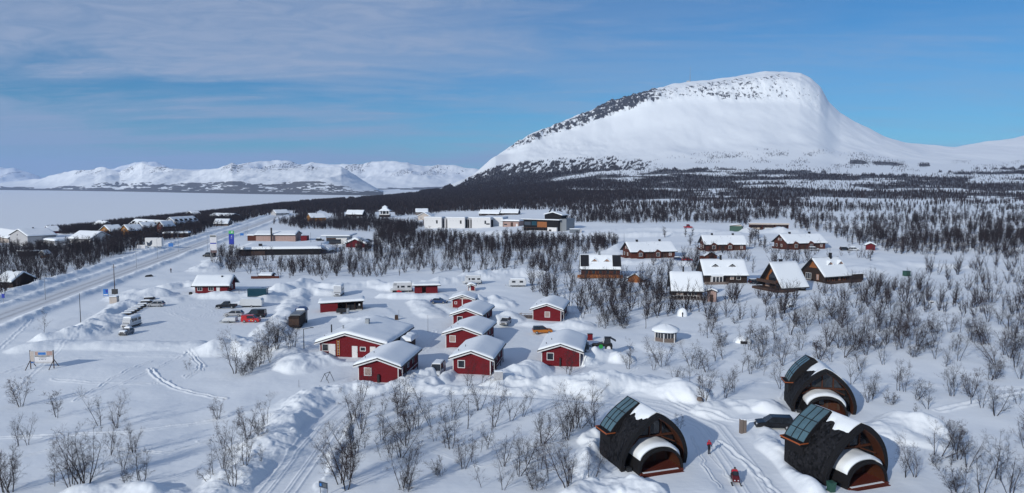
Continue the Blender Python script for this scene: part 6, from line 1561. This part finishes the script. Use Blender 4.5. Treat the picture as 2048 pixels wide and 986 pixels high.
# ================================================================ ground sheet
def make_ground():
    dy=[]
    y=14.
    ys=[y]
    while y<9000:
        d=max(.16,.6*y*y/24123) if y>60 else 2.0
        if y<700: d=min(d,12)
        elif y<3400: d=12
        else: d=min(400,12+(y-3400)*.25)
        y+=d;ys.append(y)
    ys=np.array(ys)
    us=np.arange(-.745,.745,.00125)
    l=[];u=.745
    while u<3.0: l.append(u);u+=.01+(u-.745)*.12
    l=np.array(l)
    us=np.concatenate([-l[::-1],us,l])
    U,Y=np.meshgrid(us,ys); X=np.clip(U*Y,-8000,6800)
    Z=hb(X,Y); mz=mountain(X,Y,Z)
    D=np.zeros_like(Z);PK=np.zeros_like(Z)
    m=Y<1300
    d,p=detail(X[m],Y[m]);D[m]=d;PK[m]=p
    px,py=proj(X,Y,Z)
    cx=[1000,1020,1100,1180,1215,1260,1300,1330,1375,1420,1470,1520,1560,1600,1640,1660]
    top=np.interp(px,cx,[296,290,252,224,203,189,180,174,169,166,158,152,150,154,180,200])
    bot=np.interp(px,cx,[306,302,268,246,232,216,202,196,193,197,202,201,196,206,228,240])
    st=np.interp(px,cx,[0,.7,.85,1,1.05,1.05,.95,.65,.5,.75,.65,.62,.55,.45,.38,0])*(.72+.56*fbm(px/20,py/7,72,3))
    rock=st*sstep(top-2,top+1,py)*sstep(bot+8,bot-4,py)*(Y<3300)*(Y>2200)
    # scattered stones on the left shoulder
    rock=np.maximum(rock,.22*sstep(1000,1060,px)*sstep(1330,1150,px)*sstep(255,300,py)*(Y<3000)*(Y>2000))
    Z2=Z+mz+D+rock*(fbm(X/22,Y/30,71,3)-.5)*26
    td=np.clip(DENS(px,py,X,Y)*28,0,1)
    scrub=td*sstep(650,1100,Y)*(Z>-14)*(1-.75*sstep(326,312,py))
    dr=np.abs(X-ROADX(Y)); road=sstep(6.2,2.6,dr)*sstep(1000,850,Y)*(.45+.55*np.exp(-((dr-1.5)/.7)**2))
    road=np.maximum(road,.10*PK)
    far=sstep(900,1500,Y)
    o=grid_object('snow_ground',X,Y,Z2,M['ground'],{'rock':rock,'scrub':scrub,'road':road,'far':far})
    structure(o)
    return o
# ================================================================ far hills beyond the lake
def hills(name,sky,foot,depth,base,seed,attr_forest,gully=1.0,n=420,rows=70,haze=0.):
    pxs_=np.array([p for p,_ in sky],float);pys=np.array([q for _,q in sky],float)
    px=np.linspace(pxs_[0],pxs_[-1],n)
    py=np.interp(px,pxs_,pys)
    py=py+(fbm(px/14,px*0,seed,3)-.5)*1.2
    fy=np.interp(px,[p for p,_ in foot],[q for _,q in foot]) # foot distance
    t=np.concatenate([np.linspace(0,1,rows),np.linspace(1.05,2.2,14)])
    u=np.array([ray(a,370)[0] for a in px])
    D=fy[None,:]+np.minimum(t,3)[:,None]*depth
    Rd=fy+depth
    ztop=np.array([CH+ray(a,b)[1]*r for a,b,r in zip(px,py,Rd)])
    prof=np.where(t<=1,.25*t+.75*t**2.1,1-(t-1)*1.0)[:,None]
    Xg=u[None,:]*D
    nz=(fbm(Xg/300,D/700,seed+3,6)-.5)*2;w2=(fbm(Xg/500,D/1500,seed+4,4)-.5)*2
    tt=np.clip(t[:,None]+.30*w2*np.clip(np.sin(np.clip(t,0,1)*PI),0,1)[:,None],0,2.2);prof=np.where(tt<=1,.22*tt+.78*tt**1.8,1-(tt-1))
    amp=np.clip(np.sin(np.clip(t,0,1)*PI),0,1)[:,None]
    Z=base+(ztop-base)[None,:]*prof*(1+.5*gully*nz*amp)
    Z=Z+(ztop-base)[None,:]*.20*(fbm(Xg/150,D/260,seed+6,5)-.5)*np.clip(t[:,None]*1.4,0,1)
    Z=np.maximum(Z,base-30)
    Z[0]=base-6
    px2,py2=proj(Xg,D,Z)
    fr=attr_forest(px2,py2,Z-base,Xg,D)
    rk=np.clip((fbm(Xg/160,D/400,seed+9,4)-.45)*6,0,1)*sstep(60,160,Z-base)*.75
    o=grid_object(name,Xg,D,Z,M['ground'],{'rock':rk,'scrub':fr,'road':fr*0,'far':fr*0+1})
    return structure(o)
def far_hills():
    foot=[(-400,7600),(0,5900),(200,4900),(350,4100),(500,3500),(700,3120),(880,2950),(1100,2900)]
    A=[(-400,360),(-200,352),(-60,362),(0,366),(50,361),(85,356),(120,346),(150,339),(190,339),(203,335),(212,335),(240,343),(262,333),(285,326),(330,337),(400,341),(430,337),(452,329),(465,326),(478,331),(500,338),(540,340),(580,336),(610,333),(650,332),(683,333),(700,344),(720,357),(745,372),(775,388),(800,393)]
    def fA(px,py,h,X,D):
        n=fbm(px/45,py/5,81,3)
        top=np.interp(px,[-400,0,100,160,195,260,330,400,470,500,560,600,640,700,800],[378,374,373,372,366,363,366,364,360,362,366,364,362,372,384])
        g=.40*fbm(px/26,py/3.2,82,4)+.25*fbm(X/260,D/520,86,4)+.35*fbm(px/6,py/1.5,88,2);return sstep(-3,5,py-top+(n-.5)*14)*np.maximum(np.clip((g-.36)*7,.1,1.3),sstep(14,4,h))*(1-.45*sstep(640,740,px))
    hills('far_fell',A,foot,1500,-15,5,fA,1.0,700,90)
    B=[(430,345),(500,323),(560,321),(600,326),(660,329),(700,330),(730,325),(770,322),(820,326),(850,331),(880,329),(905,332),(950,338),(1000,346),(1100,352)]
    def fB(px,py,h,X,D):
        n=fbm(px/30,py/5,83,3);return sstep(372,378,py+(n-.5)*12)*.8
    hills('back_fell',B,[(400,6900),(1100,5600)],1800,-15,15,fB,.5,300,50)
    Cc=[(-400,330),(-200,318),(-60,338),(0,334),(30,336),(60,345),(85,356),(110,352),(150,345),(200,340),(250,332),(285,322),(315,326),(345,337),(420,341),(500,344),(600,350)]
    hills('distant_fell',Cc,[(-400,11500),(600,11500)],1800,-15,25,lambda px,py,h,X,D:np.clip(fbm(px/30,py/5,87,3)-.4,0,.3),.8,300,40)
# ================================================================ lake
def lake():
    v=[];f=[]
    ys=np.concatenate([np.arange(100,3400,60),[3800,4500,5200,6200,8000]])
    X=[];
    for y in ys:
        xs=shore(y)+25
        X.append(np.concatenate([np.linspace(-8200,-1600,12),np.linspace(-1500,xs,24)]))
    X=np.array(X);Y=np.repeat(ys[:,None],X.shape[1],1);Z=np.full_like(X,-15.)
    o=grid_object('frozen_lake',X,Y,Z,M['lake']);structure(o)
# ================================================================ plant the birches
def plant():
    near=scatter(70,330,.12,-.76,.76)
    q=(near[3]<735)|(rng.random(len(near[0]))<.12)
    near=[a[q] for a in near]
    k=thin(near[0],near[1],1.3)
    x,y,px,py,z=[a[k] for a in near]
    z=z+detail(x,y)[0]
    order=np.argsort(y);N_IND=300-len(KEYTREES)
    vis=[i for i in order if -20<px[i]<2068][:N_IND]
    rest=np.setdiff1d(np.arange(len(x)),vis)
    protos=[]
    spec=[(5.4,1,.1),(4.6,2,.35),(5.0,3,.45),(3.6,4,.6),(5.8,2,.25),(4.2,3,.5),(3.0,2,.5),(6.0,3,.35),(2.6,5,.7),(4.8,1,.2),(5.2,4,.45),(3.8,2,.3)]
    for i,(h,s,sp_) in enumerate(spec):
        (tv,tf),(cv,cf)=birch(100+i,h,s,sp_)
        a=bpy.data.meshes.new('trunk');a.from_pydata(tv.tolist(),[],tf.tolist());a.materials.append(M['bark'])
        b=bpy.data.meshes.new('crown');b.from_pydata(cv.tolist(),[],cf.tolist());b.materials.append(M[('twig','twig_grey','twig','twig_red')[i%4]])
        for q in (a,b): q.polygons.foreach_set('use_smooth',[True]*len(q.polygons))
        protos.append((a,b,h,s))
    def put(xx,yy,zz,pi,sc,rot,label,group):
        t=thing('birch_tree',label,'tree',xx,yy,zz,rot,group);t.scale=(sc*random.uniform(.9,1.15),sc*random.uniform(.9,1.15),sc);k_=.22 if random.random()<.15 else .07;t.rotation_euler=(random.gauss(0,k_),random.gauss(0,k_),rot)
        for nm,me in (('trunk',protos[pi][0]),('crown',protos[pi][1])):
            link(bpy.data.objects.new(nm,me),t)
    STEM={1:'single-stemmed',2:'two-stemmed',3:'three-stemmed',4:'four-stemmed',5:'five-stemmed'}
    AREAS=[([(0,0),(330,0),(330,1100),(0,1100)],'in the lower left snowfield'),
           ([(330,600),(640,600),(640,1100),(330,1100)],'left of the ploughed lane'),
           ([(600,780),(930,780),(930,1100),(600,1100)],'right of the ploughed lane'),
           ([(930,780),(1200,780),(1200,1100),(930,1100)],'left of the front arched cabin'),
           ([(1000,640),(1280,640),(1280,780),(1000,780)],'beside the red cabins'),
           ([(1280,600),(1600,600),(1600,830),(1280,830)],'below the gazebo'),
           ([(1790,840),(2100,840),(2100,1100),(1790,1100)],'at the lower right edge'),
           ([(1600,600),(2100,600),(2100,840),(1600,840)],'behind the arched cabins')]
    LMK=[('the front arched cabin',1290,880),('the far arched cabin',1650,790),('the right arched cabin',1680,900),('the gazebo',1331,665),('the log post',1486,850),('the billboard',86,720),
         ('the swing frame',660,758),('the green tractor',1205,700),('the small dark sign',646,972),('the black estate car',1545,842),('the snowed-over hut',1482,676)]
    labels={}
    def lab(pxi,pyi,st,h):
        area='in the birch scrub'
        for pl,nm in AREAS:
            if pl[0][0]<=pxi<pl[1][0] and pl[0][1]<=pyi<pl[2][1]: area=nm;break
        sz='low' if h<2.6 else 'medium' if h<4.2 else 'tall'
        return sz,STEM[st],area,pxi,pyi
    todo=[]
    for (kx,ky,pi,hh,rot) in KEYTREES:
        gx,gy,gz=G(kx,ky);todo.append((gx,gy,gz-.05,pi,.9*hh/protos[pi][2],rot,kx,ky))
    for i in vis:
        pi=rng.integers(0,12);sc=rng.uniform(.7,1.2)*(1.08 if y[i]>120 else .95)
        todo.append((x[i],y[i],z[i],int(pi),sc,rng.uniform(0,6.28),px[i],py[i]))
    info=[lab(t[6],t[7],protos[t[3]][3],protos[t[3]][2]*t[4]) for t in todo]
    from collections import defaultdict
    bykey=defaultdict(list)
    for i,(sz,st,ar,a,b) in enumerate(info): bykey[(sz,st,ar)].append(i)
    ORD=['first','second','third','fourth','fifth','sixth','seventh','eighth','ninth','tenth','eleventh','twelfth','thirteenth','fourteenth','fifteenth','sixteenth','seventeenth','eighteenth','nineteenth','twentieth']
    final=[None]*len(todo)
    for (sz,st,ar),ids in bykey.items():
        ids.sort(key=lambda i:info[i][3])
        for r,i in enumerate(ids):
            if len(ids)==1: final[i]=f'the only {sz} {st} birch {ar}'
            elif r==0: final[i]=f'leftmost of the {sz} {st} birches {ar}'
            elif r==len(ids)-1: final[i]=f'rightmost of the {sz} {st} birches {ar}'
            else: final[i]=f'{sz} {st} birch, {ORD[r] if r<20 else "number "+str(r+1)} from left {ar}'
    for t,l,inf in zip(todo,final,info): put(*t[:6],l,'bare birches '+inf[2])
    # everything further off is one mass
    mids=[midtree(300+i,5.8,2+i%3,84,.046) for i in range(8)]
    fars=[fartree(400+i,5.2,12) for i in range(6)]
    xs,ys,zs=x[rest],y[rest],z[rest]
    nr_=[]
    for i in range(9):
        (tv,tf),(cv,cf)=birch(500+i,[5.6,4.6,5.2,6,3.8,5,5.8,4.4,6.2][i],2+i%3,.35,1,2.2)
        nr_.append((np.concatenate([tv,cv]),np.concatenate([tf,cf+len(tv)])))
    n0=len(xs);c0,f0=assemble('x',nr_,xs,ys,zs-.05,rng.uniform(.8,1.35,n0),rng.uniform(0,6.28,n0),rng.integers(0,9,n0),None)
    m2=scatter(330,700,.12,-.76,.76)
    xs,ys,zs=m2[0],m2[1],m2[4]+detail(m2[0],m2[1])[0]
    n=len(xs);c1,f1=assemble('x',mids,xs,ys,zs,rng.uniform(.65,1.25,n),rng.uniform(0,6.28,n),rng.integers(0,8,n),None)
    m3=scatter(700,2600,.06,-.76,.76)
    n3=len(m3[0]);zz=m3[4]+mountain(m3[0],m3[1],m3[4])
    c2,f2=assemble('x',fars,m3[0],m3[1],zz,rng.uniform(.7,1.2,n3),rng.uniform(0,6.28,n3),rng.integers(0,6,n3),None)
    print('TREES individual',len(todo),'rest near',n0,len(f0),'mid',n,len(f1),'far',n3,'y of last individual',max(t[1] for t in todo))
    o=fastmesh('birch_wood',np.concatenate([c1,c2,c0]),np.concatenate([f1,f2+len(c1),f0+len(c1)+len(c2)]),M['twig'],{},False)
    o['kind']='stuff';o['label']='distant bare birch wood covering the slopes and lake shore';o['category']='birch wood'
# ================================================================ go
KEYTREES=[ # picture point of the foot, kind, height in metres, turn
(40,812,3,5,0.0),(115,835,6,5,2.4),(37,893,1,4,4.8),(56,891,1,4,0.9),(199,854,4,6,3.3),(234,858,7,5,5.7),(222,911,1,4.5,1.8),(245,945,11,4.5,4.2),(267,906,2,4.5,0.4),(284,972,5,4.5,2.8),(109,972,6,3,5.2),(141,983,4,6,1.3),(161,973,7,7,3.7),(174,969,10,6.8,6.1),(146,969,1,4.5,2.2),(10,986,3,5,4.6),(22,986,5,5.5,0.7),(377,739,6,2.6,3.1),(254,972,8,1.8,5.5),(436,835,3,3.4,1.6),(446,896,11,3.6,4.0),(462,899,1,3.4,0.2),(474,866,9,3.4,2.6),(428,961,0,4,5.0),(447,947,2,4,1.1),(417,964,6,3,3.5),(467,984,5,4.5,5.9),(496,888,3,4.5,2.0),(521,888,8,3,4.4),(533,857,4,4.4,0.5),(492,948,5,4.2,2.9),(521,934,6,2.4,5.3),(507,739,3,4.2,1.4),(487,754,8,3.4,3.8),(524,730,5,4.4,6.2),(516,736,10,4,2.4),(540,728,7,4.2,4.8),(581,711,4,5,0.9),(589,706,2,4.6,3.3),(576,706,7,5,5.7),(500,748,8,3.6,1.8),(723,866,4,6.6,4.2),(706,844,2,5,0.3),(692,984,7,7.2,2.7),(682,972,3,5.6,5.1),(703,913,5,5.6,1.2),(698,960,10,5,3.6),(763,877,1,4,6.0),(769,879,11,4,2.2),(729,894,6,3,4.6),(760,917,9,3.6,0.7),(782,917,2,3.8,3.1),(766,824,6,3,5.5),(797,830,3,4,1.6),(720,858,7,5,4.0),(713,905,2,5,0.1),(846,825,0,6,2.5),(860,852,1,4,4.9),(885,840,6,3,1.0),(905,840,1,4.6,3.4),(912,830,9,4.2,5.8),(935,855,0,6,2.0),(958,822,2,5,4.4),(988,852,7,6,0.5),(1022,840,1,4.4,2.9),(1046,833,4,4.4,5.3),(812,890,10,6,1.4),(835,857,2,4.4,3.8),(902,897,5,4.6,6.2),(895,895,6,3.4,2.3),(962,902,9,4,4.7),(975,895,1,3.6,0.8),(945,923,0,4.2,3.2),(926,937,3,4,5.6),(1007,932,2,4.6,1.8),(1037,952,5,5,4.2),(1054,927,2,4.4,0.3),(1080,937,11,4,2.7),(1080,856,6,2.4,5.1),(1097,855,0,3,1.2),(1127,877,4,6,3.6),(1137,872,1,5,6.0),(1149,857,7,6,2.1),(1159,857,10,5.6,4.5),(1187,856,3,4,0.6),(1184,812,1,4.4,3.0),(815,978,4,6,5.4),(805,980,2,5.4,1.6),(881,952,8,2.6,4.0),(961,977,9,4,0.1),(1006,983,1,3.6,2.5),(1074,980,8,3.4,4.9),(1094,962,0,5.2,1.0),(1133,985,7,6.4,3.4),(1139,977,2,5,5.8),(1177,954,9,5,1.9),(1189,956,4,5,4.3),(937,775,7,4.6,0.4),(965,772,1,3.6,2.8),(1137,750,5,5,5.2),(822,860,3,5,1.4),(870,880,6,3,3.8),(1308,742,1,5,6.2),(1320,734,7,5.6,2.3),(1330,732,4,5,4.7),(1351,769,2,3.4,0.8),(1362,763,6,2.8,3.2),(1381,733,1,5,5.6),(1413,744,5,4.6,1.7),(1380,789,9,4.4,4.1),(1409,816,3,5.4,0.2),(1451,796,2,5,2.6),(1466,786,11,4.4,5.0),(1446,719,4,5,1.2),(1486,742,0,4.8,3.6),(1500,745,2,4,6.0),(1528,748,9,4.6,2.1),(1560,781,1,5,4.5),(1359,858,6,2.6,0.6),(1257,740,2,4.4,3.0),(1262,728,0,5,5.4),(1395,738,10,4,1.5),(1430,722,11,4,3.9),(1515,735,5,4.4,0.0),(1703,771,1,4.4,2.4),(1735,807,2,4.4,4.8),(1744,804,9,4,1.0),(1796,784,0,5,3.4),(1809,787,11,5,5.8),(1782,810,8,2.4,1.9),(1834,801,5,3.6,4.3),(1811,954,1,3.6,0.4),(1830,953,7,5,2.8),(1867,907,0,5,5.2),(1885,911,1,5,1.3),(1907,914,9,4.6,3.7),(1917,916,2,4.4,6.1),(1935,932,1,4.8,2.2),(1871,924,8,1.8,4.6),(1903,926,6,2,0.8),(1914,986,8,4,3.2),(1964,986,4,6,5.6),(1991,955,0,6,1.7),(2001,958,6,3,4.1),(2020,986,2,5.6,0.2),(2016,922,9,3.6,2.6),(1855,818,1,4,5.0),(1941,811,0,4.6,1.1),(1989,832,5,5,3.5),(1964,818,4,5,5.9),(2037,810,6,3,2.0),(1829,842,6,2,4.4),(1798,661,5,5,0.6),(1752,660,1,4.6,3.0),(1745,691,7,5,5.4),(1772,690,2,3.6,1.5),(1837,701,10,4,3.9),(1871,684,4,6,6.3),(1862,698,8,2.6,2.4),(1908,704,5,4,4.8),(1882,672,0,4.4,0.9),(1966,689,7,6.6,3.3),(1977,689,10,6,5.7),(2031,735,2,6,1.8),(2008,711,7,6.4,4.2),(2022,718,10,6.4,0.4),(1947,684,1,5,2.8),(1798,784,0,5,5.2),(1902,794,4,5.6,1.3),(1908,794,1,5.4,3.7),(1942,796,3,5,6.1),(1990,760,3,4.6,2.2),(1981,762,5,4,4.6),(1745,799,1,4.4,0.7),(1640,735,2,4,3.1),(1600,700,5,4.6,5.5),(1655,690,7,5,1.6),(1690,715,1,4.4,4.0),(1560,700,4,5,0.2),(1590,728,9,4.6,2.6),(1530,690,3,5,5.0),(1545,712,1,4.4,1.1),(1500,700,2,4.6,3.5),(1720,740,2,4.4,5.9),(1700,690,4,5,2.0),(2045,700,4,6,4.4),(2040,760,2,4.6,0.5)]
cabins();chalets();pods();vehicles();small();people();village()
make_ground(); far_hills(); lake(); plant(); camera(); lighting(); haze()
v=scene.view_settings;scene.display_settings.display_device='sRGB'
v.view_transform='Standard';v.look='None';v.gamma=1;v.exposure=EXPO;v.use_curve_mapping=False
c=scene.cycles;c.use_denoising=True;c.max_bounces=6;c.diffuse_bounces=3;c.volume_bounces=1;c.use_adaptive_sampling=True
